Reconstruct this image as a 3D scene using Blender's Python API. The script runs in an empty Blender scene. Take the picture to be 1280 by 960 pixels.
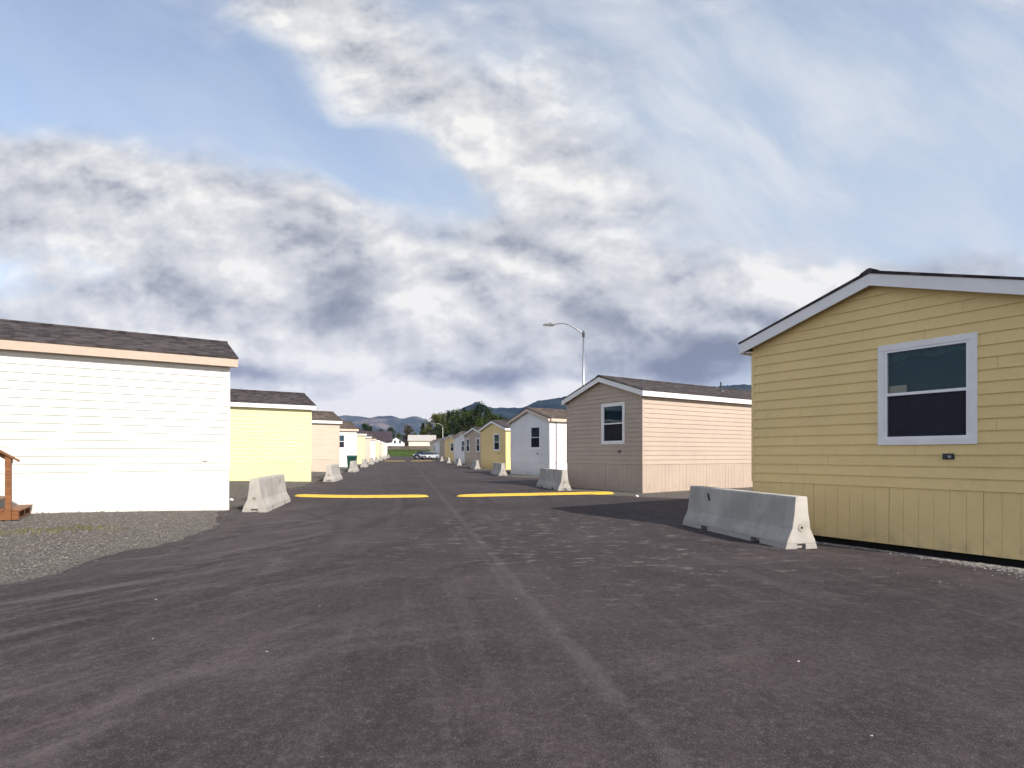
import bpy, bmesh, math, random
from mathutils import Vector, Matrix, noise
rad = math.radians
sc = bpy.context.scene
COL = sc.collection
F = 697.0; EYE = 1.45          # focal length in photo pixels, camera height

# ------------------------------------------------------------------ camera
cd = bpy.data.cameras.new('camera'); cam = bpy.data.objects.new('camera', cd); COL.objects.link(cam)
cam.location = (0, 0, EYE); cam.rotation_euler = (rad(90), 0, 0)
cd.sensor_width = 36; cd.lens = 36*F/1280; cd.shift_y = 88/1280
cd.clip_start = 0.05; cd.clip_end = 60000
sc.camera = cam

# ------------------------------------------------------------------ exposure
sc.view_settings.view_transform = 'Standard'; sc.view_settings.look = 'None'
sc.view_settings.gamma = 1; sc.view_settings.use_curve_mapping = False
sc.view_settings.exposure = 0.62
sc.cycles.use_adaptive_sampling = True; sc.cycles.adaptive_threshold = 0.03; sc.cycles.adaptive_min_samples = 16
sc.cycles.max_bounces = 4; sc.cycles.diffuse_bounces = 2; sc.cycles.glossy_bounces = 2; sc.cycles.volume_bounces = 0
sc.cycles.transparent_max_bounces = 12

# ------------------------------------------------------------------ sun
SUN_DIR = Vector((-0.97, 1.04, -1.0)).normalized()      # the way the light travels
SUN_EL = rad(35.1); 
sd = bpy.data.lights.new('sun', 'SUN'); sun = bpy.data.objects.new('sun', sd); COL.objects.link(sun)
sd.energy = 4.2; sd.angle = rad(0.55); sd.color = (1.0, 0.94, 0.84)
sun.rotation_euler = SUN_DIR.to_track_quat('-Z', 'Y').to_euler()
sun.location = (40, -40, 60)

# ------------------------------------------------------------------ node helpers
class NT:
    def __init__(s, tree): s.t = tree; s.n = tree.nodes; s.l = tree.links
    def new(s, kind, **kw):
        n = s.n.new(kind)
        for k, v in kw.items(): setattr(n, k, v)
        return n
    def put(s, sock, v):
        if isinstance(v, bpy.types.NodeSocket): s.l.new(v, sock)
        elif v is not None: sock.default_value = v
    def math(s, op, a, b=None, c=None, clamp=False):
        n = s.new('ShaderNodeMath', operation=op, use_clamp=clamp)
        s.put(n.inputs[0], a)
        if b is not None: s.put(n.inputs[1], b)
        if c is not None: s.put(n.inputs[2], c)
        return n.outputs[0]
    def vmath(s, op, a, b=None, sc=None):
        n = s.new('ShaderNodeVectorMath', operation=op)
        s.put(n.inputs[0], a)
        if b is not None: s.put(n.inputs[1], b)
        if sc is not None: s.put(n.inputs['Scale'], sc)
        return n.outputs['Value'] if op in ('LENGTH', 'DOT_PRODUCT') else n.outputs[0]
    def comb(s, x, y, z=0.0):
        n = s.new('ShaderNodeCombineXYZ')
        for i, v in enumerate((x, y, z)): s.put(n.inputs[i], v)
        return n.outputs[0]
    def sep(s, v):
        n = s.new('ShaderNodeSeparateXYZ'); s.put(n.inputs[0], v); return n.outputs
    def noise(s, vec, scale, detail=4, rough=0.5, dist=0.0, dim='3D', lac=2.0, col=False):
        n = s.new('ShaderNodeTexNoise', noise_dimensions=dim)
        s.put(n.inputs['Vector'], vec); n.inputs['Scale'].default_value = scale
        n.inputs['Detail'].default_value = detail; n.inputs['Roughness'].default_value = rough
        n.inputs['Distortion'].default_value = dist; n.inputs['Lacunarity'].default_value = lac
        return n.outputs['Color'] if col else n.outputs['Fac']
    def voro(s, vec, scale, feature='F1', out='Distance', rnd=1.0):
        n = s.new('ShaderNodeTexVoronoi', feature=feature)
        s.put(n.inputs['Vector'], vec); n.inputs['Scale'].default_value = scale
        n.inputs['Randomness'].default_value = rnd
        return n.outputs[out]
    def ramp(s, v, a, b, lo=0.0, hi=1.0, smooth=True):
        n = s.new('ShaderNodeMapRange', interpolation_type='SMOOTHSTEP' if smooth else 'LINEAR')
        s.put(n.inputs['Value'], v); s.put(n.inputs['From Min'], a); s.put(n.inputs['From Max'], b)
        s.put(n.inputs['To Min'], lo); s.put(n.inputs['To Max'], hi)
        return n.outputs[0]
    def mix(s, f, a, b, mode='MIX'):
        n = s.new('ShaderNodeMix', data_type='RGBA', blend_type=mode)
        s.put(n.inputs['Factor'], f)
        for sock, v in ((n.inputs['A'], a), (n.inputs['B'], b)): pass
        A = [i for i in n.inputs if i.name == 'A' and i.type == 'RGBA'][0]
        B = [i for i in n.inputs if i.name == 'B' and i.type == 'RGBA'][0]
        s.put(A, (*a, 1) if isinstance(a, tuple) and len(a) == 3 else a)
        s.put(B, (*b, 1) if isinstance(b, tuple) and len(b) == 3 else b)
        return [o for o in n.outputs if o.type == 'RGBA'][0]
    def mapping(s, vec, loc=(0,0,0), rot=(0,0,0), scale=(1,1,1), kind='POINT'):
        n = s.new('ShaderNodeMapping', vector_type=kind)
        s.put(n.inputs['Vector'], vec); n.inputs['Location'].default_value = loc
        n.inputs['Rotation'].default_value = rot; n.inputs['Scale'].default_value = scale
        return n.outputs[0]
    def bump(s, h, strength=0.3, dist=0.02):
        n = s.new('ShaderNodeBump'); s.put(n.inputs['Height'], h)
        n.inputs['Strength'].default_value = strength; n.inputs['Distance'].default_value = dist
        return n.outputs[0]

# ------------------------------------------------------------------ sky: Nishita air with clouds, laid out by world direction
world = bpy.data.worlds.new('World'); sc.world = world; world.use_nodes = True
W = NT(world.node_tree); W.n.clear()
wout = W.new('ShaderNodeOutputWorld'); bg = W.new('ShaderNodeBackground'); W.l.new(bg.outputs[0], wout.inputs[0])
bg.inputs['Strength'].default_value = 0.10
sky = W.new('ShaderNodeTexSky', sky_type='NISHITA'); sky.sun_disc = False
sky.sun_elevation = SUN_EL; sky.sun_rotation = math.atan2(0.97, -1.04)
sky.air_density = 1.0; sky.dust_density = 0.6; sky.ozone_density = 1.5; sky.altitude = 100
dirv = W.new('ShaderNodeTexCoord').outputs['Generated']
dx, dy, dz = W.sep(dirv)
yy = W.math('MAXIMUM', dy, 0.12)
U = W.math('DIVIDE', dx, yy); V = W.math('DIVIDE', dz, yy)
P = W.comb(U, V, 0.0)
# cloud deck coordinates: flat layer seen in perspective
zz = W.math('ADD', W.math('MAXIMUM', dz, 0.0), 0.22)
DK = W.comb(W.math('DIVIDE', dx, zz), W.math('DIVIDE', dy, zz), 0.0)
DK = W.mapping(DK, rot=(0, 0, rad(-20)), scale=(0.75, 1.0, 1.0))
warp = W.noise(P, 3.5, 2, 0.5, col=True)
warp = W.vmath('SUBTRACT', warp, (0.5, 0.5, 0.5))
PW = W.vmath('ADD', P, W.vmath('SCALE', warp, sc=0.13))
def pix(x, y): return ((x-640)/F, (568-y)/F)
def blob(x, y, rx, ry, rot=0, src=PW, inner=0.0):
    u, v = pix(x, y)
    m = W.mapping(src, loc=(u, v, 0), rot=(0, 0, rad(-rot)), scale=(rx/F, ry/F, 1), kind='TEXTURE')
    return W.ramp(W.vmath('LENGTH', m), 1.0, inner)
def total(items, src=PW):
    acc = None
    for (w, *a) in items:
        t = W.math('MULTIPLY', blob(*a, src=src), w)
        acc = t if acc is None else W.math('ADD', acc, t)
    return acc
dens_bias = total([
    (-0.50, 100, 60, 330, 130, 6), (-0.42, 340, 110, 100, 130, 60), (-0.62, 480, 200, 290, 66, 16), (0.40, 450, 60, 330, 120, 42), (0.34, 620, 200, 200, 130, 45),
    (0.42, 110, 235, 420, 105, 8), (0.30, 400, 330, 700, 150, 10), (0.34, 560, 420, 800, 150, 0), (0.38, 1000, 385, 300, 62, -8), (0.24, 740, 200, 230, 200, 0),
    (-0.50, 1080, 150, 420, 200, 0), (-0.30, 1180, 290, 200, 60, 0), (-0.16, 225, 412, 120, 26, 8), (-0.14, 350, 425, 80, 34), (0.40, 600, 530, 900, 60, 0),
])
shade_bias = total([
    (-0.44, 430, 412, 110, 60, 52), (-0.34, 800, 436, 280, 56, -3), (-0.34, 900, 452, 160, 44), (-0.44, 590, 472, 240, 28, 2),
    (-0.60, 318, 464, 100, 24, 4), (-0.16, 280, 325, 340, 36, 12), (-0.08, 90, 385, 200, 36, 8), (-0.22, 110, 250, 280, 40, 8),
    (-0.22, 350, 385, 130, 26, 14), (-0.22, 740, 400, 240, 40), (-0.20, 700, 320, 160, 40, 30), (-0.22, 140, 160, 140, 34, 10), (-0.20, 560, 300, 240, 26, 10),
    (0.42, 1000, 350, 200, 40, -8), (0.55, 512, 385, 90, 46), (0.85, 500, 516, 620, 62, 0), (0.18, 150, 400, 300, 90, 0), (0.38, 90, 338, 110, 26), (0.40, 700, 480, 100, 20),
    (0.30, 250, 432, 130, 24), (0.28, 400, 222, 360, 26, 13), (0.24, 620, 190, 160, 50, 45), (0.22, 400, 80, 130, 60, 40), (0.24, 700, 345, 100, 24),
])
PC = W.mapping(PW, rot=(0, 0, rad(-13)), scale=(1/2.0, 1/4.0, 1), kind='TEXTURE')
n_pic = W.noise(PC, 1.35, 7, 0.58)
n_big = W.noise(DK, 1.5, 3, 0.55)
PF = W.mapping(W.vmath('ADD', P, W.vmath('SCALE', warp, sc=0.06)), scale=(1, 1.45, 1))
puff = W.noise(PF, 8.0, 6, 0.60)
field = W.math('ADD', W.math('MULTIPLY', n_big, 0.40), W.math('ADD', W.math('MULTIPLY', n_pic, 0.70), W.math('MULTIPLY', puff, 0.30)))     # about 0.7 on average
field_b = W.math('ADD', field, dens_bias)
dens = W.ramp(field_b, W.ramp(V, 0.3, 0.8, 0.58, 0.50), W.ramp(V, 0.15, 0.75, 0.82, 1.12))
# relief: broad banks lit from above, with heaped detail only near their bright tops
r0 = W.noise(PC, 1.9, 2, 0.45); r1 = W.noise(W.vmath('ADD', PC, (0.05, 0.30, 0.0)), 1.9, 2, 0.45)
p1 = W.noise(W.vmath('ADD', PF, (0.012, 0.034, 0.0)), 8.0, 4, 0.60)
base_s = W.math('ADD', W.math('MULTIPLY', W.math('SUBTRACT', r0, r1), W.ramp(V, 0.1, 0.8, 1.5, 0.8)), W.math('ADD', shade_bias, W.ramp(V, 0.1, 0.8, 0.655, 0.67)))
det = W.math('ADD', W.math('MULTIPLY', W.math('SUBTRACT', puff, p1), 1.5), W.math('MULTIPLY', W.math('SUBTRACT', n_pic, 0.5), 0.55))
shade = W.math('ADD', base_s, W.math('MULTIPLY', det, W.ramp(base_s, 0.10, 0.70, 0.60, 1.15)), clamp=True)
cr = W.new('ShaderNodeValToRGB'); W.l.new(shade, cr.inputs[0])
el = cr.color_ramp.elements
el[0].position = 0.0; el[0].color = (1.55, 1.72, 2.08, 1)
el[1].position = 1.0; el[1].color = (6.3, 6.2, 5.95, 1)
for p, c in ((0.25, (2.6, 2.78, 3.1, 1)), (0.5, (4.0, 4.1, 4.3, 1)), (0.78, (5.1, 5.12, 5.1, 1))):
    e = el.new(p); e.color = c
# thin high veil over the right-hand sky
veil_n = W.noise(W.mapping(PW, rot=(0, 0, rad(-38)), scale=(1/1.3, 1/3.6, 1), kind='TEXTURE'), 1.5, 6, 0.60, 0.3)
veil_m = W.math('ADD', W.math('ADD', blob(980, 230, 640, 460, 0), W.math('MULTIPLY', blob(420, 150, 600, 300), 0.2)), 0.12)
veil = W.math('MULTIPLY', W.ramp(veil_n, 0.34, 0.68), W.math('MULTIPLY', veil_m, 0.95), clamp=True)
skyc = W.mix(1.0, sky.outputs[0], (2.0, 1.66, 1.42), 'MULTIPLY')
skyc = W.mix(W.math('ADD', W.math('MULTIPLY', W.ramp(V, 0.95, 0.1), 0.30), W.math('MULTIPLY', blob(1000, 200, 900, 620, src=P), 0.66)), skyc, (3.55, 4.2, 5.0))
c1 = W.mix(veil, skyc, (4.9, 5.15, 5.45))
c2 = W.mix(dens, c1, cr.outputs[0])
low = W.ramp(dz, 0.05, 0.0)
low = W.ramp(V, 0.13, 0.02)
c3 = W.mix(W.math('MULTIPLY', low, 0.50), c2, (6.3, 5.9, 5.0))
W.l.new(c3, bg.inputs['Color'])
world.cycles.sampling_method = 'MANUAL'; world.cycles.sample_map_resolution = 256

# ------------------------------------------------------------------ materials
def mat(name):
    m = bpy.data.materials.new(name); m.use_nodes = True
    t = NT(m.node_tree); b = t.n['Principled BSDF']
    return m, t, b
def objco(t): return t.new('ShaderNodeTexCoord').outputs['Object']
def geopos(t): return t.new('ShaderNodeNewGeometry').outputs['Position']
MATS = {}
def plain(name, col, rough=0.6, metal=0.0, var=0.12, vs=6.0, bump=0.0, bs=60.0, spec=0.5):
    if name in MATS: return MATS[name]
    m, t, b = mat(name); p = objco(t)
    n = t.noise(p, vs, 6, 0.6)
    lo = tuple(c*(1-var) for c in col); hi = tuple(min(1, c*(1+var)) for c in col)
    t.put(b.inputs['Base Color'], t.mix(t.ramp(n, 0.3, 0.7), lo, hi))
    b.inputs['Roughness'].default_value = rough; b.inputs['Metallic'].default_value = metal
    b.inputs['Specular IOR Level'].default_value = spec
    if bump: t.put(b.inputs['Normal'], t.bump(t.noise(p, bs, 4, 0.6), bump, 0.01))
    MATS[name] = m; return m
def siding_mat(name, col, skirt=False):
    if name in MATS: return MATS[name]
    m, t, b = mat(name); p = objco(t)
    x, y, z = t.sep(p)
    # wood-grain embossing runs along the boards (or up the skirting panels)
    gv = t.comb(t.math('MULTIPLY', t.math('ADD', x, y), 70 if skirt else 3.0), 0.0, t.math('MULTIPLY', z, 3.0 if skirt else 90))
    grain = t.noise(gv, 1.0, 4, 0.6)
    big = t.noise(p, 0.9, 5, 0.6); fine = t.noise(p, 14, 5, 0.65)
    f = t.math('ADD', t.math('MULTIPLY', big, 0.6), t.math('MULTIPLY', fine, 0.4))
    c = t.mix(t.ramp(f, 0.3, 0.7), tuple(v*0.93 for v in col), tuple(min(1, v*1.05) for v in col))
    # each board its own slight tone
    row = t.math('FLOOR', t.math('DIVIDE', t.math('SUBTRACT', z, 0.92), 0.1745))
    rn = t.new('ShaderNodeTexWhiteNoise', noise_dimensions='1D'); t.put(rn.inputs['W'], row)
    c = t.mix(t.math('MULTIPLY', rn.outputs['Value'], 0.0 if skirt else 0.07), c, (col[0]*0.6, col[1]*0.6, col[2]*0.6))
    # staggered butt joints between board lengths
    if not skirt:
        nx_ = t.math('GREATER_THAN', t.math('ABSOLUTE', t.sep(t.new('ShaderNodeTexCoord').outputs['Normal'])[0]), 0.6)
        along = t.math('ADD', t.math('MULTIPLY', y, nx_), t.math('MULTIPLY', x, t.math('SUBTRACT', 1.0, nx_)))
        al = t.math('ADD', t.math('DIVIDE', along, 3.66), t.math('MULTIPLY', rn.outputs['Value'], 7.0))
        jt = t.math('LESS_THAN', t.math('FRACT', al), 0.0016)
        c = t.mix(t.math('MULTIPLY', jt, 0.55), c, (col[0]*0.25, col[1]*0.25, col[2]*0.25))
    # splash dirt of its own shape low down
    d = t.math('MULTIPLY', t.ramp(z, 0.45, 0.0), t.ramp(t.noise(p, 5, 6, 0.65), 0.42, 0.75))
    c = t.mix(t.math('MULTIPLY', d, 0.35), c, (0.22, 0.19, 0.17))
    t.put(b.inputs['Base Color'], c)
    b.inputs['Roughness'].default_value = 0.62; b.inputs['Specular IOR Level'].default_value = 0.3
    t.put(b.inputs['Normal'], t.bump(grain, 0.18, 0.004))
    MATS[name] = m; return m
PAINT = {'yellow': (0.765, 0.575, 0.27), 'pink': (0.45, 0.36, 0.295), 'white': (0.74, 0.725, 0.715), 'cream': (0.62, 0.555, 0.40)}
PALE = {'yellow': (0.66, 0.615, 0.345), 'pink': (0.52, 0.43, 0.345), 'white': (0.66, 0.65, 0.615), 'cream': (0.66, 0.60, 0.45)}
trim_white = plain('trim_white', (0.76, 0.74, 0.74), 0.5, var=0.04, vs=3)
trim_tan = plain('trim_tan', (0.56, 0.435, 0.35), 0.5, var=0.05, vs=3)
vinyl = plain('vinyl', (0.78, 0.78, 0.80), 0.35, var=0.03)
dark_metal = plain('dark_metal', (0.05, 0.05, 0.055), 0.45, 0.3, var=0.2)
galv = plain('galvanised_steel', (0.30, 0.31, 0.33), 0.42, 0.75, var=0.15, vs=9)
rubber = plain('rubber', (0.02, 0.02, 0.02), 0.8)
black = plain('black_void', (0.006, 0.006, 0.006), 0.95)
def wood_mat():
    m, t, b = mat('stained_wood'); p = objco(t); x, y, z = t.sep(p)
    g = t.noise(t.comb(t.math('MULTIPLY', x, 4), t.math('MULTIPLY', y, 40), t.math('MULTIPLY', z, 18)), 1, 6, 0.6, 0.6)
    k = t.noise(p, 3, 5, 0.6)
    c = t.mix(t.ramp(g, 0.3, 0.7), (0.11, 0.036, 0.009), (0.235, 0.088, 0.022))
    c = t.mix(t.math('MULTIPLY', t.ramp(k, 0.45, 0.7), 0.4), c, (0.16, 0.06, 0.02))
    t.put(b.inputs['Base Color'], c); b.inputs['Roughness'].default_value = 0.6
    t.put(b.inputs['Normal'], t.bump(g, 0.25, 0.004)); return m
wood = wood_mat()
def concrete_mat():
    m, t, b = mat('concrete'); p = objco(t); x, y, z = t.sep(p)
    oi = t.new('ShaderNodeObjectInfo').outputs['Random']
    p2 = t.vmath('ADD', p, t.comb(t.math('MULTIPLY', oi, 31), t.math('MULTIPLY', oi, 17), 0))
    n1 = t.noise(p2, 1.6, 6, 0.6); n2 = t.noise(p2, 24, 6, 0.7)
    st = t.noise(t.comb(t.math('MULTIPLY', t.math('ADD', x, oi), 9), t.math('MULTIPLY', y, 3), t.math('MULTIPLY', z, 0.7)), 1.2, 5, 0.65)
    c = t.mix(t.ramp(n1, 0.3, 0.7), (0.335, 0.315, 0.29), (0.46, 0.435, 0.40))
    c = t.mix(t.math('MULTIPLY', t.ramp(st, 0.45, 0.75), 0.28), c, (0.20, 0.19, 0.185))
    c = t.mix(t.math('MULTIPLY', t.ramp(n2, 0.55, 0.75), 0.35), c, (0.20, 0.185, 0.17))
    pits = t.voro(p2, 42)
    pm = t.math('MULTIPLY', t.ramp(pits, 0.16, 0.07), t.ramp(t.noise(p2, 7, 3), 0.48, 0.6))
    c = t.mix(pm, c, (0.12, 0.11, 0.10))
    c = t.mix(t.math('MULTIPLY', t.math('MULTIPLY', t.ramp(z, 0.20, 0.0), t.ramp(n1, 0.35, 0.65)), 0.5), c, (0.17, 0.15, 0.145))
    t.put(b.inputs['Base Color'], c); b.inputs['Roughness'].default_value = 0.9
    b.inputs['Specular IOR Level'].default_value = 0.2
    h = t.math('SUBTRACT', t.math('ADD', n2, t.math('MULTIPLY', n1, 0.6)), pm)
    t.put(b.inputs['Normal'], t.bump(h, 0.45, 0.008)); return m
concrete = concrete_mat()
def shingle_mat(name, base, kx=1.0):
    m, t, b = mat(name); p = objco(t); x, y, z = t.sep(p)
    # courses step up the slope (object y), tabs run along the house (object x)
    ty = t.math('DIVIDE', y, 0.135); row = t.math('FLOOR', ty)
    wn = t.new('ShaderNodeTexWhiteNoise', noise_dimensions='1D'); t.put(wn.inputs['W'], row)
    xo = t.math('ADD', x, t.math('MULTIPLY', wn.outputs['Value'], 7.3))
    tab = t.math('FLOOR', t.math('DIVIDE', t.math('ADD', xo, t.math('MULTIPLY', t.noise(t.comb(xo, row, 0), 2.2, 1), 0.5)), 0.19))
    w2 = t.new('ShaderNodeTexWhiteNoise', noise_dimensions='2D'); t.put(w2.inputs['Vector'], t.comb(tab, row, 0))
    v = w2.outputs['Value']
    c = t.mix(t.ramp(v, 0.1, 0.9, smooth=False), tuple(q*0.50 for q in base), tuple(q*1.55 for q in base))
    gr = t.noise(p, 180, 3, 0.7)
    c = t.mix(t.math('MULTIPLY', t.ramp(gr, 0.5, 0.7), 0.35), c, tuple(min(1, q*2.6) for q in base))
    big = t.noise(p, 0.7, 4, 0.6); c = t.mix(t.math('MULTIPLY', t.ramp(big, 0.4, 0.7), 0.25), c, tuple(q*0.7 for q in base))
    fr = t.math('FRACT', ty); h = t.math('ADD', t.math('SUBTRACT', 1.0, fr), t.math('MULTIPLY', t.math('GREATER_THAN', v, 0.5), 0.5))
    line = t.ramp(fr, 0.10, 0.0)
    c = t.mix(t.math('MULTIPLY', line, 0.55), c, tuple(q*0.3 for q in base))
    t.put(b.inputs['Base Color'], c); b.inputs['Roughness'].default_value = 0.95; b.inputs['Specular IOR Level'].default_value = 0.15
    t.put(b.inputs['Normal'], t.bump(t.math('ADD', h, t.math('MULTIPLY', gr, 0.3)), 0.6, 0.010)); MATS[name] = m; return m
SHING = {'grey': shingle_mat('shingles_grey', (0.052, 0.043, 0.043)), 'brown': shingle_mat('shingles_brown', (0.085, 0.065, 0.055))}
def glass_mat(name, tint, mirror=0.75):
    m, t, b = mat(name); t.n.remove(b)
    out = t.n['Material Output']
    tr = t.new('ShaderNodeBsdfTransparent'); tr.inputs[0].default_value = (*tint, 1)
    gl = t.new('ShaderNodeBsdfGlossy'); gl.inputs['Roughness'].default_value = 0.015; gl.inputs[0].default_value = (mirror*0.75, mirror*0.95, mirror, 1)
    lw = t.new('ShaderNodeFresnel'); lw.inputs[0].default_value = 1.52
    wob = t.bump(t.noise(objco(t), 2.0, 2), 0.03, 0.02); t.l.new(wob, gl.inputs['Normal'])
    f = t.math('ADD', t.math('MULTIPLY', lw.outputs[0], 0.85), 0.0, clamp=True)
    mx = t.new('ShaderNodeMixShader'); t.l.new(f, mx.inputs[0]); t.l.new(tr.outputs[0], mx.inputs[1]); t.l.new(gl.outputs[0], mx.inputs[2])
    t.l.new(mx.outputs[0], out.inputs[0]); return m
glass = glass_mat('window_glass', (0.70, 0.84, 0.90))
screen_m, t_, b_ = mat('insect_mesh')
t_.n.remove(b_)
_tr = t_.new('ShaderNodeBsdfTransparent'); _df = t_.new('ShaderNodeBsdfDiffuse'); _df.inputs[0].default_value = (0.040, 0.038, 0.052, 1)
_mx = t_.new('ShaderNodeMixShader'); _mx.inputs[0].default_value = 0.72
t_.l.new(_tr.outputs[0], _mx.inputs[1]); t_.l.new(_df.outputs[0], _mx.inputs[2]); t_.l.new(_mx.outputs[0], t_.n['Material Output'].inputs[0])
blind_m = plain('blind_slats', (0.010, 0.040, 0.065), 0.6, var=0.1, vs=2)
room_m = plain('room_wall', (0.04, 0.035, 0.045), 0.9, var=0.3, vs=1.2)

# ground materials --------------------------------------------------
def gravel_mat():
    m, t, b = mat('gravel'); p = geopos(t)
    w = t.vmath('ADD', p, t.vmath('SCALE', t.noise(p, 30, 2, col=True), sc=0.02))
    v1 = t.voro(w, 42); vc = t.voro(w, 42, out='Color'); v2 = t.voro(w, 95); 
    tone = t.sep(vc)[0]
    big = t.noise(p, 0.45, 6, 0.62); mid = t.noise(p, 4, 6, 0.65)
    c = t.mix(tone, (0.085, 0.076, 0.070), (0.265, 0.240, 0.215))
    c = t.mix(t.math('MULTIPLY', t.ramp(v1, 0.35, 0.75), 0.6), c, (0.04, 0.036, 0.035))
    c = t.mix(t.math('MULTIPLY', t.ramp(big, 0.42, 0.62), 0.35), c, (0.15, 0.128, 0.105))
    c = t.mix(t.math('MULTIPLY', t.ramp(mid, 0.5, 0.75), 0.35), c, (0.05, 0.042, 0.045))
    # far away the ground is rough grass and scrub
    yv = t.sep(p)[1]
    far = t.ramp(t.math('ADD', yv, t.math('MULTIPLY', big, 30)), 175, 230)
    g = t.mix(t.noise(p, 0.02, 6, 0.6), (0.03, 0.05, 0.018), (0.075, 0.085, 0.03))
    c = t.mix(far, c, g)
    t.put(b.inputs['Base Color'], c); b.inputs['Roughness'].default_value = 0.97; b.inputs['Specular IOR Level'].default_value = 0.15
    h = t.math('SUBTRACT', t.math('MULTIPLY', t.math('ADD', tone, 0.6), t.math('SUBTRACT', 1, v1)), t.math('MULTIPLY', v2, 0.3))
    t.put(b.inputs['Normal'], t.bump(h, 0.9, 0.02)); return m
gravel = gravel_mat()
def asphalt_mat():
    m, t, b = mat('asphalt'); p = geopos(t); x, y, z = t.sep(p)
    u = t.math('ADD', x, t.math('MULTIPLY', y, 0.194))          # across the road
    big = t.noise(p, 0.28, 5, 0.62); mid = t.noise(p, 2.1, 5, 0.66); fine = t.noise(p, 60, 4, 0.7); agg = t.voro(p, 130)
    c = t.mix(t.ramp(t.math('ADD', t.math('MULTIPLY', big, 0.6), t.math('MULTIPLY', mid, 0.4)), 0.36, 0.64), (0.0260, 0.0195, 0.0215), (0.0600, 0.0470, 0.0495))
    # dusty streaks dragged across by wheels turning in from the left, and along the road
    def streak(rot, sx, sy, sc_, lo, hi, det=6, off=0):
        q = t.mapping(p, loc=(off, off*1.7, 0), rot=(0, 0, rad(rot)), scale=(1/sx, 1/sy, 1), kind='TEXTURE')
        return t.ramp(t.noise(q, sc_, det, 0.62, 0.25), lo, hi)
    left = t.ramp(t.math('ADD', u, t.math('MULTIPLY', big, 1.6)), 1.8, -3.5)
    s1 = t.math('MULTIPLY', streak(70, 0.22, 4.2, 1.0, 0.48, 0.68), left)
    s2 = t.math('MULTIPLY', streak(58, 0.25, 5.5, 1.0, 0.50, 0.70, off=9), left)
    s3 = t.math('MULTIPLY', streak(101, 0.10, 2.8, 1.0, 0.50, 0.75, off=3), 0.55)
    s4 = streak(25, 0.40, 1.8, 1.0, 0.52, 0.78, off=21)
    dust = t.math('ADD', t.math('ADD', s1, s2), t.math('ADD', s3, t.math('MULTIPLY', s4, 0.6)), clamp=True)
    c = t.mix(t.math('MULTIPLY', dust, 0.60), c, (0.125, 0.104, 0.104))
    # dark tyre tracks: arcs sweeping out of the road towards the lower left
    wob = t.math('MULTIPLY', t.math('SUBTRACT', t.noise(p, 0.7, 3, 0.6), 0.5), 0.7); brk = t.ramp(t.noise(p, 2.2, 4, 0.7), 0.38, 0.60)
    tr = None
    for (cx, cy, r, w, k) in ((-17, 13, 12.6, .17, .8), (-17, 13, 14.3, .16, .7), (-20, 14, 17.2, .15, .7), (-20, 14, 18.9, .18, .7), (-22, 16, 21.3, .20, .6),
                              (-22, 16, 23.1, .2, .55), (-9, 9, 4.2, .16, .7), (-9, 9, 5.9, .15, .6), (-26, 20, 28.6, .16, .4), (12, 24, 17.5, .14, .35), (12, 24, 19.2, .15, .35)):
        d = t.vmath('LENGTH', t.vmath('SUBTRACT', t.comb(x, y, 0), (cx, cy, 0)))
        d = t.math('ADD', d, wob)
        e = t.ramp(t.math('ABSOLUTE', t.math('SUBTRACT', d, r)), w, w*0.3)
        e = t.math('MULTIPLY', t.math('MULTIPLY', e, k), brk)
        tr = e if tr is None else t.math('MAXIMUM', tr, e)
    c = t.mix(tr, c, (0.0170, 0.0130, 0.0150))
    fray = t.math('MULTIPLY', t.ramp(t.math('ADD', u, t.math('MULTIPLY', mid, 1.0)), -2.9, -3.6), t.math('MULTIPLY', t.ramp(y, 16, 13), t.ramp(y, 6, 8)))
    c = t.mix(t.math('MULTIPLY', fray, 0.6), c, (0.024, 0.020, 0.022))
    # dark band where the paving frays out at the left
    # paving seam with pale dust along the road
    seamw = 1
    sd_ = t.math('ABSOLUTE', t.math('ADD', t.math('SUBTRACT', u, 1.27), t.math('MULTIPLY', t.math('SUBTRACT', t.noise(p, 1.3, 5, 0.65), 0.5), 0.22)))
    seam = t.math('MULTIPLY', t.ramp(sd_, 0.11, 0.01), t.ramp(mid, 0.25, 0.55))
    c = t.mix(t.math('MULTIPLY', seam, 0.36), c, (0.125, 0.108, 0.105))
    # scuffed chalky spots, strongest between the camera and the right-hand barrier
    sp = t.noise(t.mapping(p, scale=(1.0, 2.2, 1)), 2.6, 8, 0.72)
    area = t.ramp(t.vmath('LENGTH', t.vmath('SUBTRACT', t.comb(x, y, 0), (1.9, 10.5, 0))), 6.5, 1.0)
    scuff = t.math('MULTIPLY', t.ramp(sp, 0.555, 0.64), t.math('ADD', t.math('MULTIPLY', area, 0.90), 0.05), clamp=True)
    c = t.mix(scuff, c, (0.24, 0.205, 0.18))
    # gravel spilled over the paving at its left edge
    sv = t.voro(p, 34); sc3 = t.sep(t.voro(p, 34, out='Color'))
    spill = t.math('MULTIPLY', t.math('LESS_THAN', sc3[2], t.ramp(t.math('ADD', u, t.math('MULTIPLY', mid, 1.2)), -3.1, -4.6, 0.0, 0.65)), t.ramp(sv, 0.55, 0.40))
    c = t.mix(spill, c, t.mix(sc3[0], (0.08, 0.072, 0.068), (0.26, 0.24, 0.22)))
    # red-brown clay smears
    c = t.mix(t.math('MULTIPLY', t.ramp(t.noise(p, 0.8, 5, 0.6), 0.60, 0.75), 0.30), c, (0.085, 0.045, 0.042))
    g2 = t.noise(p, 16, 5, 0.75)
    c = t.mix(t.math('MULTIPLY', t.ramp(g2, 0.50, 0.68), 0.40), c, (0.115, 0.096, 0.096))
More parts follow.
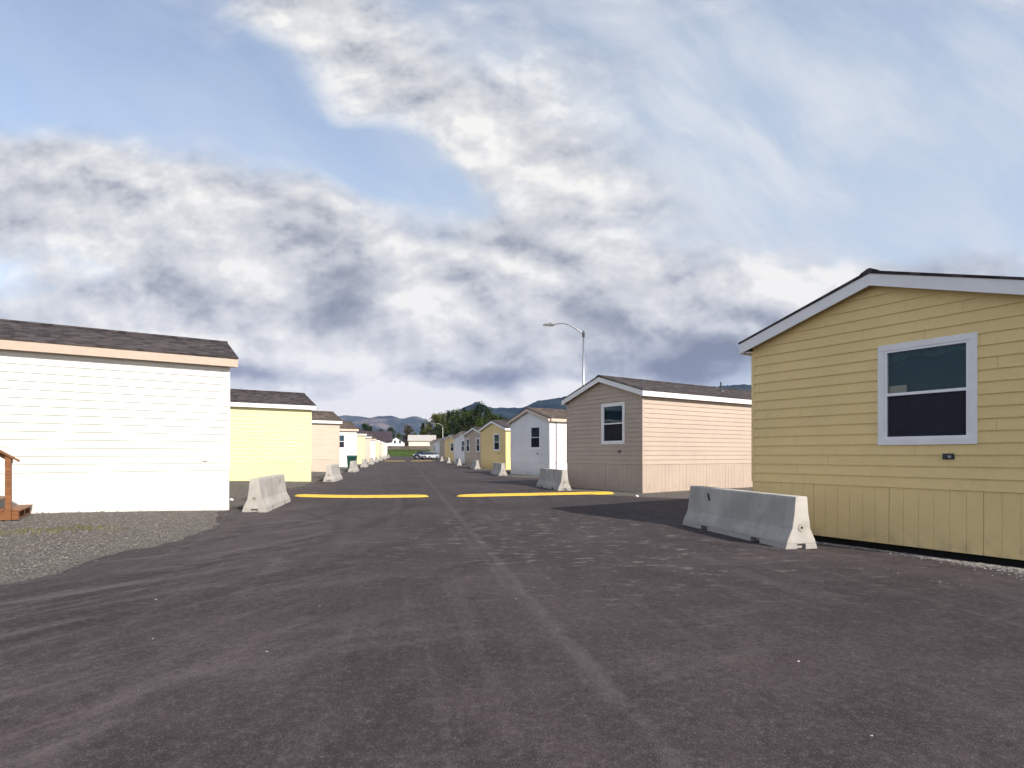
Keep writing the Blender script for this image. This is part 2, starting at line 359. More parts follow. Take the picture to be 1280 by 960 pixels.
    c = t.mix(t.math('MULTIPLY', t.ramp(g2, 0.48, 0.34), 0.45), c, (0.018, 0.014, 0.016))
    # aggregate grain
    ac = t.sep(t.voro(p, 170, out='Color'))[1]
    c = t.mix(t.math('MULTIPLY', t.math('GREATER_THAN', ac, 0.90), 0.30), c, (0.20, 0.185, 0.18))
    c = t.mix(t.math('MULTIPLY', t.ramp(fine, 0.42, 0.62), 0.35), c, (0.028, 0.023, 0.026))
    t.put(b.inputs['Base Color'], c)
    t.put(b.inputs['Roughness'], t.ramp(mid, 0.3, 0.7, 0.78, 0.95)); b.inputs['Specular IOR Level'].default_value = 0.22
    h = t.math('ADD', t.math('MULTIPLY', fine, 0.5), t.math('ADD', t.math('MULTIPLY', agg, -0.5), t.math('MULTIPLY', mid, 1.1)))
    t.put(b.inputs['Normal'], t.bump(h, 0.55, 0.010)); return m
asphalt = asphalt_mat()
def hump_mat():
    m, t, b = mat('yellow_traffic_paint'); p = geopos(t)
    n = t.noise(p, 3, 6, 0.65); f = t.noise(p, 40, 5, 0.7)
    c = t.mix(t.ramp(n, 0.3, 0.7), (0.58, 0.36, 0.035), (0.68, 0.45, 0.06))
    c = t.mix(t.math('MULTIPLY', t.ramp(t.math('ADD', t.math('MULTIPLY', n, 0.5), t.math('MULTIPLY', f, 0.5)), 0.51, 0.62), 0.70), c, (0.09, 0.07, 0.05))
    t.put(b.inputs['Base Color'], c); b.inputs['Roughness'].default_value = 0.7
    t.put(b.inputs['Normal'], t.bump(f, 0.5, 0.008)); return m
hump_m = hump_mat()
def leaf_mat(name, a, bcol):
    m, t, b = mat(name); p = objco(t)
    n = t.noise(p, 0.55, 5, 0.65); n2 = t.noise(p, 5, 2)
    t.put(b.inputs['Base Color'], t.mix(t.ramp(t.math('ADD', t.math('MULTIPLY', n, 0.6), t.math('MULTIPLY', n2, 0.4)), 0.35, 0.65), a, bcol))
    b.inputs['Roughness'].default_value = 0.8; b.inputs['Specular IOR Level'].default_value = 0.15
    MATS[name] = m; return m
bark = plain('bark', (0.07, 0.05, 0.035), 0.9, var=0.3, vs=8)

# ------------------------------------------------------------------ object helpers
def tag(o, label=None, cat=None, group=None, kind=None):
    if label: o['label'] = label
    if cat: o['category'] = cat
    if group: o['group'] = group
    if kind: o['kind'] = kind
    return o
def empty(name, loc, rz=0.0):
    o = bpy.data.objects.new(name, None); COL.objects.link(o); o.location = loc; o.rotation_euler = (0, 0, rz)
    o.empty_display_size = 0.3; return o
class MB:
    def __init__(s): s.v = []; s.f = []
    def add(s, vs, fs):
        k = len(s.v); s.v += [tuple(q) for q in vs]; s.f += [tuple(i+k for i in f) for f in fs]; return s
    def quad(s, a, b, c, d): return s.add([a, b, c, d], [(0, 1, 2, 3)])
    def box(s, x0, x1, y0, y1, z0, z1, M=None):
        vs = [(x0,y0,z0),(x1,y0,z0),(x1,y1,z0),(x0,y1,z0),(x0,y0,z1),(x1,y0,z1),(x1,y1,z1),(x0,y1,z1)]
        if M is not None: vs = [tuple(M @ Vector(q)) for q in vs]
        return s.add(vs, [(0,3,2,1),(4,5,6,7),(0,1,5,4),(1,2,6,5),(2,3,7,6),(3,0,4,7)])
    def prism(s, pts, P):        # pts: closed 2-D outline, P(u, v, side) -> point; side 0 and 1
        n = len(pts)
        vs = [P(u, v, 0) for u, v in pts] + [P(u, v, 1) for u, v in pts]
        fs = [tuple(range(n))[::-1], tuple(range(n, 2*n))] + [(i, (i+1) % n, n+(i+1) % n, n+i) for i in range(n)]
        return s.add(vs, fs)
    def tube(s, pts, rs, seg=10, cap=True):
        rings = []; n = len(pts)
        for i, p in enumerate(pts):
            p = Vector(p); d = (Vector(pts[min(i+1, n-1)])-Vector(pts[max(i-1, 0)])).normalized()
            a = d.cross(Vector((0, 0, 1)));  a = a.normalized() if a.length > 1e-3 else Vector((1, 0, 0))
            b = d.cross(a).normalized(); r = rs[i] if isinstance(rs, (list, tuple)) else rs
            rings.append([p+(a*math.cos(2*math.pi*k/seg)+b*math.sin(2*math.pi*k/seg))*r for k in range(seg)])
        vs = [q for r in rings for q in r]
        fs = [(i*seg+k, i*seg+(k+1) % seg, (i+1)*seg+(k+1) % seg, (i+1)*seg+k) for i in range(n-1) for k in range(seg)]
        if cap: fs += [tuple(range(seg))[::-1], tuple(range((n-1)*seg, n*seg))]
        return s.add(vs, fs)
    def lathe(s, cx, cy, prof, seg=16, axis='z'):
        vs = []; n = len(prof)
        for (r, h) in prof:
            for k in range(seg):
                a = 2*math.pi*k/seg
                if axis == 'z': vs.append((cx+r*math.cos(a), cy+r*math.sin(a), h))
                else: vs.append((cx+r*math.cos(a), h, cy+r*math.sin(a)))   # axis y: cx, cz
        fs = [(i*seg+k, i*seg+(k+1) % seg, (i+1)*seg+(k+1) % seg, (i+1)*seg+k) for i in range(n-1) for k in range(seg)]
        fs += [tuple(range(seg))[::-1], tuple(range((n-1)*seg, n*seg))]
        return s.add(vs, fs)
    def build(s, name, m, parent=None, smooth=False, bevel=0.0, fix=True, seg=2):
        me = bpy.data.meshes.new(name); me.from_pydata(s.v, [], s.f); me.materials.append(m)
        if fix:
            b = bmesh.new(); b.from_mesh(me); bmesh.ops.recalc_face_normals(b, faces=b.faces); b.to_mesh(me); b.free()
        if smooth:
            for p in me.polygons: p.use_smooth = True
        me.update()
        o = bpy.data.objects.new(name, me); COL.objects.link(o)
        if parent is not None: o.parent = parent
        if bevel:
            md = o.modifiers.new('bevel', 'BEVEL'); md.width = bevel; md.segments = seg; md.limit_method = 'ANGLE'; md.angle_limit = rad(35)
        return o
def copy_tree(o, parent=None):
    c = o.copy(); COL.objects.link(c); c.parent = parent
    for ch in list(o.children): copy_tree(ch, c)
    return c

# ------------------------------------------------------------------ lie of the land
def sstep(a, b, x):
    t = min(1, max(0, (x-a)/(b-a))); return t*t*(3-2*t)
KN = [(-60, 0), (12, 0), (24, .05), (40, .09), (66, .16), (93, .30), (120, .46), (147, .62), (165, .85), (1e6, .85)]
def G(x, y):
    z = 0
    for (a, za), (b, zb) in zip(KN, KN[1:]):
        if a <= y <= b: z = za+(zb-za)*(y-a)/(b-a); break
    u = x+.194*min(y, 170)
    z += .24*sstep(-1, -9, u)
    z -= .10*sstep(6.0, 6.9, u)*sstep(15, 12, y)
    return z
def axis(vals):
    out = []
    for a, b, st in vals:
        n = max(1, int(round((b-a)/st))); out += [a+(b-a)*i/n for i in range(n)]
    return out+[vals[-1][1]]
# ground sheet to the horizon
xs = axis([(-16000, -3000, 3250), (-3000, -200, 560), (-200, -60, 20), (-60, -16, 2.2), (-16, 12, 0.5), (12, 60, 2.4), (60, 200, 20), (200, 3000, 560), (3000, 16000, 3250)])
ys = axis([(-6000, -100, 1180), (-100, -6, 13), (-6, 26, 0.5), (26, 180, 2.2), (180, 400, 22), (400, 3000, 520), (3000, 16000, 2600)])
g = MB(); nx = len(xs)
g.v = [(x, y, G(x, y)+(0.012*noise.noise(Vector((x*0.9, y*0.9, 0))) if (abs(x) < 30 and -6 < y < 60) else 0)-0.018) for y in ys for x in xs]
g.f = [(j*nx+i, j*nx+i+1, (j+1)*nx+i+1, (j+1)*nx+i) for j in range(len(ys)-1) for i in range(nx-1)]
tag(g.build('ground', gravel, fix=False, smooth=True), kind='structure')
# the road: asphalt laid over the gravel with frayed edges
def edges(y):
    ul = -4.55 + 0.22*noise.noise(Vector((y*0.7, 3, 0))) + 0.16*noise.noise(Vector((y*2.9, 7, 0)))
    ul += 0.75*sstep(13.5, 10.5, y) - 0.45*sstep(9.5, 6.5, y)-1.6*sstep(6.5, 4, y)
    if y > 15: ul += 0.1 - 0.9*max(0, math.sin((y-15.5)/13.4*2*math.pi))**1
    ur = 7.0 + 0.10*noise.noise(Vector((y*0.8, 13, 0)))+0.07*noise.noise(Vector((y*3.1, 17, 0)))
    k = (y-11.05) % 14.0
    if y > 11.05: ur += 3.2*sstep(0.3, 2.0, k)*sstep(9.0, 6.0, k) - 0.35*sstep(9, 12, k)
    else: ur = 7.0+(11.05-y)*0.78 - 0.45 - 0.55*sstep(9.6, 7.2, y)+0.12*noise.noise(Vector((y*2.1, 5, 0)))
    return ul, ur
ry = axis([(-8, 26, 0.2), (26, 168, 0.9)])
road = MB(); NU = 40
for y in ry:
    ul, ur = edges(y)
    for i in range(NU+1):
        u = ul+(ur-ul)*i/NU; x = u-.194*y
        fr = min(i, NU-i)
        z = G(x, y)+(0.006 if fr > 1 else (0.0 if fr == 1 else -0.03))
        road.v.append((x, y, z))
road.f = [(j*(NU+1)+i, j*(NU+1)+i+1, (j+1)*(NU+1)+i+1, (j+1)*(NU+1)+i) for j in range(len(ry)-1) for i in range(NU)]
tag(road.build('road', asphalt, fix=False, smooth=True), kind='structure')

# ------------------------------------------------------------------ mobile homes
ANG = math.atan2(.546, .838)                 # long axis direction
eL = Vector((math.cos(ANG), math.sin(ANG))); eN = Vector((-eL.y, eL.x))
WID = 4.42; EXP = 0.1745; SK = 0.92; WALL = SK+15*EXP-0.07      # skirt top and eave height
SL = 0.326; OE = 0.18; OR = 0.17; FA = 0.20
Z_EDGE = WALL+0.01+FA                        # roof surface height at the eave edge
def roof_z(y): return Z_EDGE+SL*(min(y, WID-y)+OE)

def lap_wall(mb, o, Ud, N, width, gable, holes, z0=SK, zt=WALL, thick=0.019):
    """clapboards: each board leans out at its lower edge and casts its own shadow line"""
    o = Vector(o); Ud = Vector(Ud); N = Vector(N)
    def pt(u, z, out): return o+Ud*u+Vector((0, 0, z))+N*out
    zmax = (roof_z(WID/2)-0.05) if gable else zt+0.1
    def rng(z):
        if not gable: return 0.0, width
        ztop = lambda u: roof_z(u)-0.045
        if z <= ztop(0): return 0.0, width
        u = (z-ztop(0))/SL; return min(u, width/2), max(width-u, width/2)
    z = z0
    while z < zmax-1e-4:
        z1 = min(z+EXP, zmax)
        cuts = sorted({z, z1} | {h for (a, b, c, d) in holes for h in (c, d) if z < h < z1} | ({roof_z(0)-0.045} if gable and z < roof_z(0)-0.045 < z1 else set()))
        for zi, (a, b) in enumerate(zip(cuts, cuts[1:])):
            oa = thick*(1-(a-z)/EXP); ob = thick*(1-(b-z)/EXP)
            la, ra = rng(a); lb, rb = rng(b)
            segs = [(0.0, 1.0)]
            spans = [(la, ra, lb, rb)]
            for (h0, h1, h2, h3) in holes:
                if h2 < (a+b)/2 < h3:
                    ns = []
                    for (p, q, r, s_) in spans:
                        if p < h0 < q and p < h1 < q: ns += [(p, h0, r, h0), (h1, q, h1, s_)]
                        else: ns.append((p, q, r, s_))
                    spans = ns
            for (p, q, r, s_) in spans:
                mb.quad(pt(p, a, oa), pt(q, a, oa), pt(s_, b, ob), pt(r, b, ob))
                if zi == 0: mb.quad(pt(p, a, 0.0), pt(q, a, 0.0), pt(q, a, oa), pt(p, a, oa))
        z = z1
def skirt(mb, o, Ud, N, width, zb=-0.35, zt=SK-0.004, groove=0.203):
    """vertical grooved panels; every sixth groove is a wider panel joint"""
    o = Vector(o); Ud = Vector(Ud); N = Vector(N)
    def pt(u, z, out): return o+Ud*u+Vector((0, 0, z))+N*out
    u = 0.0; i = 0
    while u < width-1e-4:
        e = min(u+groove, width); gw = 0.010 if (i+1) % 6 == 0 else 0.005; gd = -0.006 if (i+1) % 6 == 0 else -0.0005
        if e >= width-1e-4: gw = 0
        mb.quad(pt(u, zb, 0.004), pt(e-gw, zb, 0.004), pt(e-gw, zt, 0.004), pt(u, zt, 0.004))
        if gw:
            mb.quad(pt(e-gw, zb, 0.004), pt(e-gw, zt, 0.004), pt(e-gw, zt, gd), pt(e-gw, zb, gd))
            mb.quad(pt(e-gw, zb, gd), pt(e, zb, gd), pt(e, zt, gd), pt(e-gw, zt, gd))
            mb.quad(pt(e, zb, gd), pt(e, zt, gd), pt(e, zt, 0.004), pt(e, zb, 0.004))
        u = e; i += 1
    mb.quad(pt(0, zt, 0.004), pt(width, zt, 0.004), pt(width, zt+0.004, -0.02), pt(0, zt+0.004, -0.02))

def window(parent, o, Ud, N, u0, u1, z0, z1, casing, detail=True, blind=True):
    o = Vector(o); Ud = Vector(Ud); N = Vector(N)
    M = Matrix(((Ud.x, N.x, 0, o.x), (Ud.y, N.y, 0, o.y), (0, 0, 1, o.z), (0, 0, 0, 1)))
    def bx(m, a, b, c, d, e, f): m.box(a, b, c, d, e, f, M)
    fr = MB(); cw = 0.095
    bx(fr, u0, u1, -0.002, 0.030, z1-cw, z1); bx(fr, u0, u1, -0.002, 0.030, z0, z0+cw)
    bx(fr, u0, u0+cw, -0.002, 0.028, z0+cw, z1-cw); bx(fr, u1-cw, u1, -0.002, 0.028, z0+cw, z1-cw)
    w = fr.build('window', casing, parent, bevel=0.003)
    a, b, c, d = u0+cw, u1-cw, z0+cw, z1-cw
    sash = MB(); fw = 0.038; mz = c+(d-c)*0.50
    bx(sash, a, b, -0.06, 0.020, d-fw, d); bx(sash, a, b, -0.06, 0.024, c, c+fw)
    bx(sash, a, a+fw, -0.06, 0.018, c+fw, d-fw); bx(sash, b-fw, b, -0.06, 0.018, c+fw, d-fw)
    bx(sash, a+fw, b-fw, -0.055, 0.016, mz-0.022, mz+0.022)
    sash.build('sash', vinyl, w, bevel=0.002)
    pa = MB(); pa.quad(*[M @ Vector(q) for q in ((a+fw, -0.02, mz+0.022), (b-fw, -0.02, mz+0.022), (b-fw, -0.02, d-fw), (a+fw, -0.02, d-fw))]); pa.build('pane', glass, w)
    pb = MB(); pb.quad(*[M @ Vector(q) for q in ((a+fw, -0.04, c+fw), (b-fw, -0.04, c+fw), (b-fw, -0.04, mz-0.022), (a+fw, -0.04, mz-0.022))]); pb.build('pane', glass, w)
    sm = MB(); sm.quad(*[M @ Vector(q) for q in ((a+fw, -0.008, c+fw), (b-fw, -0.008, c+fw), (b-fw, -0.008, mz-0.022), (a+fw, -0.008, mz-0.022))])
    sm.build('insect_screen', screen_m, w)
    # the room behind: a dim box so that no light leaks through
    rm = MB(); bx(rm, a-0.3, b+0.3, -1.6, -0.08, c-0.6, d+0.15)
    rm.f = [f for i, f in enumerate(rm.f) if i not in (4,)]        # open towards the window
    rm.build('room_lining', room_m, w, fix=False)
    if blind:
        bl = MB(); zc = d-0.03; zl = mz-0.02 if blind is True else blind
        k = 0
        while zc > zl:
            bl.quad(*[M @ Vector(q) for q in ((a+0.03, -0.10, zc), (b-0.03, -0.10, zc), (b-0.03, -0.088, zc-0.030), (a+0.03, -0.088, zc-0.030))])
            zc -= 0.027; k += 1
        for uu in (0.25, 0.5, 0.75):
            bx(bl, a+(b-a)*uu-0.006, a+(b-a)*uu+0.006, -0.087, -0.085, zl, d-0.03)
        bl.build('blind', blind_m, w)
        vl = MB(); nn = 40; rv = random.Random(int(u0*100))
        for q in range(nn):
            ua, ub = a+0.02+(b-a-0.04)*q/nn, a+0.02+(b-a-0.04)*(q+1)/nn; ya = -0.072+0.010*math.sin(q*1.9); yb = -0.072+0.010*math.sin((q+1)*1.9); zb_ = d-0.15-0.03*math.sin(q*0.33)
            vl.quad(*[M @ Vector(k_) for k_ in ((ua, ya, zb_), (ub, yb, zb_), (ub, yb, d-0.01), (ua, ya, d-0.01))])
        vl.build('valance', plain('valance_cloth', (0.05, 0.10, 0.12), 0.9), w)
    return w, (a, b, c, d, mz, M)

def mobile_home(side, px, Y, colour, trim, label, length=13.2, windows=((2.27, 3.58, 1.60, 3.22),), long_windows=(), roofm='grey',
                vent=None, conduit=None, drop=0.35, far=False, eave_trim=None, lift=0.0):
    """side 'right': (px, Y) is the far-left corner of the end wall by the road; side 'left': the near right corner"""
    X = (px-640)/F*Y; base = (G(X, Y) if drop > 0 else 0.0)+lift
    if side == 'right':
        org = Vector((X, Y))-eN*WID; xa, xb, road_end = 0.0, length, 0
    else:
        org = Vector((X, Y)); xa, xb, road_end = -length, 0.0, 1
    h = empty('mobile_home', (org.x, org.y, base), ANG)
    tag(h, label, 'mobile home', 'single-storey mobile homes standing in two rows along the road')
    wm = siding_mat('siding_'+colour+('_pale' if side == 'left' else ''), (PALE if side == 'left' else PAINT)[colour])
    km = siding_mat('skirting_'+colour+('_pale' if side == 'left' else ''), tuple(v*0.97 for v in (PALE if side == 'left' else PAINT)[colour]), True)
    L = xb-xa
    tr_m = trim
    hroad = [(a, b, c, d) for (a, b, c, d) in windows]
    mb = MB()
    if road_end == 0:   # end wall at x = xa, outward -x; u runs from the far corner (y = WID) to the near one
        lap_wall(mb, (xa, WID, 0), (0, -1, 0), (-1, 0, 0), WID, True, [(a+.05, b-.05, c+.05, d-.05) for a, b, c, d in hroad])
        lap_wall(mb, (xb, 0, 0), (0, 1, 0), (1, 0, 0), WID, True, [])
        eo, eu, en = (xa, WID, 0), (0, -1, 0), (-1, 0, 0)
    else:
        lap_wall(mb, (xb, 0, 0), (0, 1, 0), (1, 0, 0), WID, True, [(a+.05, b-.05, c+.05, d-.05) for a, b, c, d in hroad])
        lap_wall(mb, (xa, WID, 0), (0, -1, 0), (-1, 0, 0), WID, True, [])
        eo, eu, en = (xb, 0, 0), (0, 1, 0), (1, 0, 0)
    # long walls; near one faces the camera (-y).  u measured from the road end for holes
    lh = []
    for (s0, s1, c, d) in long_windows:
        lh.append((s0, s1, c, d))
    if road_end == 0:
        lap_wall(mb, (xa, 0, 0), (1, 0, 0), (0, -1, 0), L, False, [(a+.05, b-.05, c+.05, d-.05) for a, b, c, d in lh]); lo, lu = (xa, 0, 0), (1, 0, 0)
    else:
        lap_wall(mb, (xb, 0, 0), (-1, 0, 0), (0, -1, 0), L, False, [(a+.05, b-.05, c+.05, d-.05) for a, b, c, d in lh]); lo, lu = (xb, 0, 0), (-1, 0, 0)
    lap_wall(mb, (xb, WID, 0), (-1, 0, 0), (0, 1, 0), L, False, [])
    wall = mb.build('siding', wm, h, fix=False)
    sk = MB()
    skirt(sk, (xa, WID, 0), (0, -1, 0), (-1, 0, 0), WID, -drop); skirt(sk, (xb, 0, 0), (0, 1, 0), (1, 0, 0), WID, -drop)
    skirt(sk, (xa, 0, 0), (1, 0, 0), (0, -1, 0), L, -drop); skirt(sk, (xb, WID, 0), (-1, 0, 0), (0, 1, 0), L, -drop)
    sk.build('skirting', km, h, fix=False)
    # black box standing in for the shade in the gap under the floor
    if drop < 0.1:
        vd = MB(); vd.box(xa+0.10, xb-0.10, 0.10, WID-0.10, -0.3, 0.30); vd.build('underfloor_shade', black, h)
    c = 0.045
    for (cx, sx) in ((xa, -1), (xb, 1)):
        for (cy, sy) in ((0, -1), (WID, 1)):
            x0, x1 = sorted((cx+sx*0.018, cx-sx*c)); y0, y1 = sorted((cy+sy*0.018, cy-sy*c))
            cb = MB(); cb.box(x0, x1, y0, y1, SK-0.0, WALL+0.02); cb.build('corner_board', wm, h)
    # roof: slab with shingles, ridge along x
    r = MB(); x0, x1 = xa-OR, xb+OR; t = 0.05
    yl, ym, yr = -OE-0.015, WID/2, WID+OE+0.015
    def rz(y): return Z_EDGE+SL*(min(y, WID-y)+OE)
    prof = [(yl, rz(yl)), (ym, rz(ym)), (yr, rz(yr)), (yr, rz(yr)-0.03), (ym, rz(ym)-t), (yl, rz(yl)-0.03)]
    xg0, xg1 = x0-0.02, x1+0.02
    r.prism(prof, lambda u, v, s_: (xg1 if s_ else xg0, u, v))
    roof = r.build('roof', SHING[roofm], h)
    rc = MB()
    rc.prism([(ym-0.14, rz(ym-0.14)+0.012), (ym-0.02, rz(ym)+0.030), (ym+0.02, rz(ym)+0.030), (ym+0.14, rz(ym+0.14)+0.012), (ym+0.13, rz(ym+0.13)-0.002), (ym, rz(ym)-0.01), (ym-0.13, rz(ym-0.13)-0.002)],
             lambda u, v, s_: (xg1+0.003 if s_ else xg0-0.003, u, v))
    rc.build('ridge_cap', SHING[roofm], roof)
    et = eave_trim or trim
    zs = WALL-0.012
    for (ya, yb, yc, yd) in ((-OE, -OE+0.022, -OE+0.022, 0.03), (WID+OE-0.022, WID+OE, WID-0.03, WID+OE-0.022)):
        fe = MB(); fe.box(x0, x1, ya, yb, Z_EDGE-0.03-FA, Z_EDGE-0.032); fo = fe.build('eave_fascia', et, h)
        fe = MB(); fe.box(x0+0.03, x1-0.03, yc, yd, zs, zs+0.012); fe.build('soffit', et, fo)
    for (xc, s0) in ((x0, -1), (x1, 1)):
        xa_, xb_ = (xc-0.004, xc+0.020) if s0 < 0 else (xc-0.020, xc+0.004)
        def q(y, o_): return (y, rz(y)-0.034-o_)
        pr = [q(-OE-0.003, 0), (ym, rz(ym)-0.052), q(WID+OE+0.003, 0), q(WID+OE+0.003, FA), (ym, rz(ym)-0.045-FA), q(-OE-0.003, FA)]
        fk = MB(); fk.prism(pr, lambda u, v, s_: (xb_ if s_ else xa_, u, v))
        fk.build('rake_fascia', trim, h)
    res = None
    for i, (a, b, c_, d) in enumerate(windows):
        res_i = window(h, eo, eu, en, a, b, c_, d, trim_white if trim is not trim_tan else trim_tan if False else trim_white)
        res = res or res_i
    for (a, b, c_, d) in long_windows: window(h, lo, lu, (0, -1, 0), a, b, c_, d, trim_white)
    # outdoor socket box under the window
    Ud = Vector(eu); N = Vector(en); o = Vector(eo)
    M = Matrix(((Ud.x, N.x, 0, o.x), (Ud.y, N.y, 0, o.y), (0, 0, 1, o.z), (0, 0, 0, 1)))
    sb = MB(); uu = 3.23
    sb.box(uu-0.075, uu+0.075, 0.0, 0.02, 1.375, 1.465, M); sb.box(uu-0.06, uu+0.06, 0.02, 0.055, 1.385, 1.445, M)
    sb.tube([M @ Vector((uu-0.01, 0.055, 1.412)), M @ Vector((uu-0.01, 0.075, 1.412))], 0.02, 8)
    s = sb.build('socket_box', dark_metal, h, bevel=0.004)
    sc_ = MB(); sc_.box(uu+0.0, uu+0.045, 0.055, 0.06, 1.395, 1.432, M); sc_.build('socket_cover', galv, s)
    if vent:
        v_ = MB(); vx, vy, vh = vent; zz_ = rz(vy)
        v_.lathe(vx, vy, [(0.035, zz_-0.05), (0.035, zz_+vh)], 10); v_.lathe(vx, vy, [(0.15, zz_-0.06), (0.13, zz_+0.03), (0.06, zz_+0.08), (0.04, zz_+0.12)], 12)
        v_.build('vent_pipe', dark_metal, h)
    if conduit:
        cv = MB(); cv.tube([(conduit, -0.05, 0.1), (conduit, -0.05, WALL-0.03)], 0.028, 8)
        for z_ in (0.8, 1.7, 2.6, 3.3): cv.box(conduit-0.05, conduit+0.05, -0.03, 0.0, z_, z_+0.03)
        cv.build('conduit', plain('conduit_grey', (0.22, 0.22, 0.24), 0.5), h)
    return h, res

TW, TT = trim_white, trim_tan
h0, w0 = mobile_home('right', 941, 11.05, 'yellow', TW, 'nearest yellow mobile home at the right edge, large window with a box behind the glass', drop=0.0, windows=((2.27, 3.58, 1.60, 3.22),))
h1, _ = mobile_home('right', 709, 24.3, 'pink', TW, 'pinkish beige mobile home behind the big barrier, vent pipe on its roof', vent=(6.2, 1.2, 0.42), lift=0.10, windows=((2.21, 3.52, 1.70, 3.32),))
h2, _ = mobile_home('right', 638.5, 39.0, 'white', TT, 'white mobile home with tan rake boards, next beyond the home with the roof vent pipe', roofm='brown', windows=((2.35, 3.55, 1.70, 3.25),), conduit=0.57)
h3, _ = mobile_home('right', 601, 53.0, 'yellow', TW, 'second yellow mobile home of the right row, whole end wall with one window in view', windows=((2.35, 3.45, 1.65, 3.22),))
h4, _ = mobile_home('right', 581, 67.0, 'pink', TW, 'greyish pink mobile home with two narrow windows in its end wall', windows=((0.32, 1.22, 1.55, 3.20), (2.72, 3.66, 1.55, 3.20)))
h5, _ = mobile_home('right', 567.5, 81.0, 'white', TT, 'white mobile home directly behind the greyish pink one with two windows', roofm='brown', windows=((2.2, 3.3, 1.55, 3.20),))
h6, _ = mobile_home('right', 556, 95.0, 'yellow', TW, 'third yellow mobile home of the right row, a strip of wall with one dark window', windows=((2.1, 3.4, 1.60, 3.1),))
h7, _ = mobile_home('right', 549.5, 109.0, 'pink', TW, 'far pinkish mobile home showing as a narrow strip beside the distant street lamp')
h8, _ = mobile_home('right', 543.5, 123.0, 'white', TT, 'far white mobile home of the right row next to the parked cars', roofm='brown')
h9, _ = mobile_home('right', 537.5, 138.0, 'cream', TW, 'last mobile home of the right row, cream coloured, behind the parked cars')
hl0, _ = mobile_home('left', 286.5, 13.75, 'white', plain('trim_cream', (0.43, 0.335, 0.265), 0.5, var=0.04), 'nearest white mobile home at the left edge with wooden steps beside it', length=13.2, windows=(), lift=0.05)
mobile_home('left', 389, 27.0, 'yellow', TW, 'pale yellow mobile home next behind the large white one on the left')
mobile_home('left', 424, 40.0, 'pink', TW, 'pinkish mobile home on the left between the pale yellow one and a white one', roofm='brown')
mobile_home('left', 445.5, 53.5, 'white', TT, 'white mobile home on the left with a window showing, behind the green bin', roofm='brown', long_windows=((1.05, 2.05, 1.75, 3.15),))
mobile_home('left', 456, 67.0, 'yellow', TW, 'second yellow mobile home of the left row, a narrow yellow strip')
mobile_home('left', 462.5, 80.5, 'pink', TW, 'second pinkish mobile home of the left row, a narrow strip', roofm='brown')
mobile_home('left', 469, 94.0, 'white', TT, 'third white mobile home of the left row, a bright narrow strip', roofm='brown')
mobile_home('left', 473.5, 107.5, 'yellow', TW, 'third yellow mobile home of the left row, far down the road')
mobile_home('left', 477.5, 121.0, 'pink', TW, 'third pinkish mobile home of the left row, far down the road')
mobile_home('left', 481, 134.5, 'cream', TW, 'cream mobile home second from the far end of the left row')
mobile_home('left', 484, 148.0, 'white', TW, 'last white mobile home at the far end of the left row')

ob = MB(); ob.box(-0.58, -0.47, -0.045, -0.0, 1.13, 1.21); ob.build('socket_box', plain('socket_pale', (0.42, 0.42, 0.42), 0.5), hl0, bevel=0.004)
# cardboard box standing inside the nearest window
a, b, c, d, mz, M = w0[1]
Hm = Matrix.LocRotScale(h0.location, h0.rotation_euler, None)
cbx = MB(); cbx.box(a+0.045, a+0.29, -0.082, -0.05, mz-0.02, mz+0.145, Hm @ M)
tag(cbx.build('cardboard_box', plain('cardboard', (0.80, 0.50, 0.36), 0.8), bevel=0.004), 'small cardboard box standing behind the glass of the nearest yellow home', 'box')

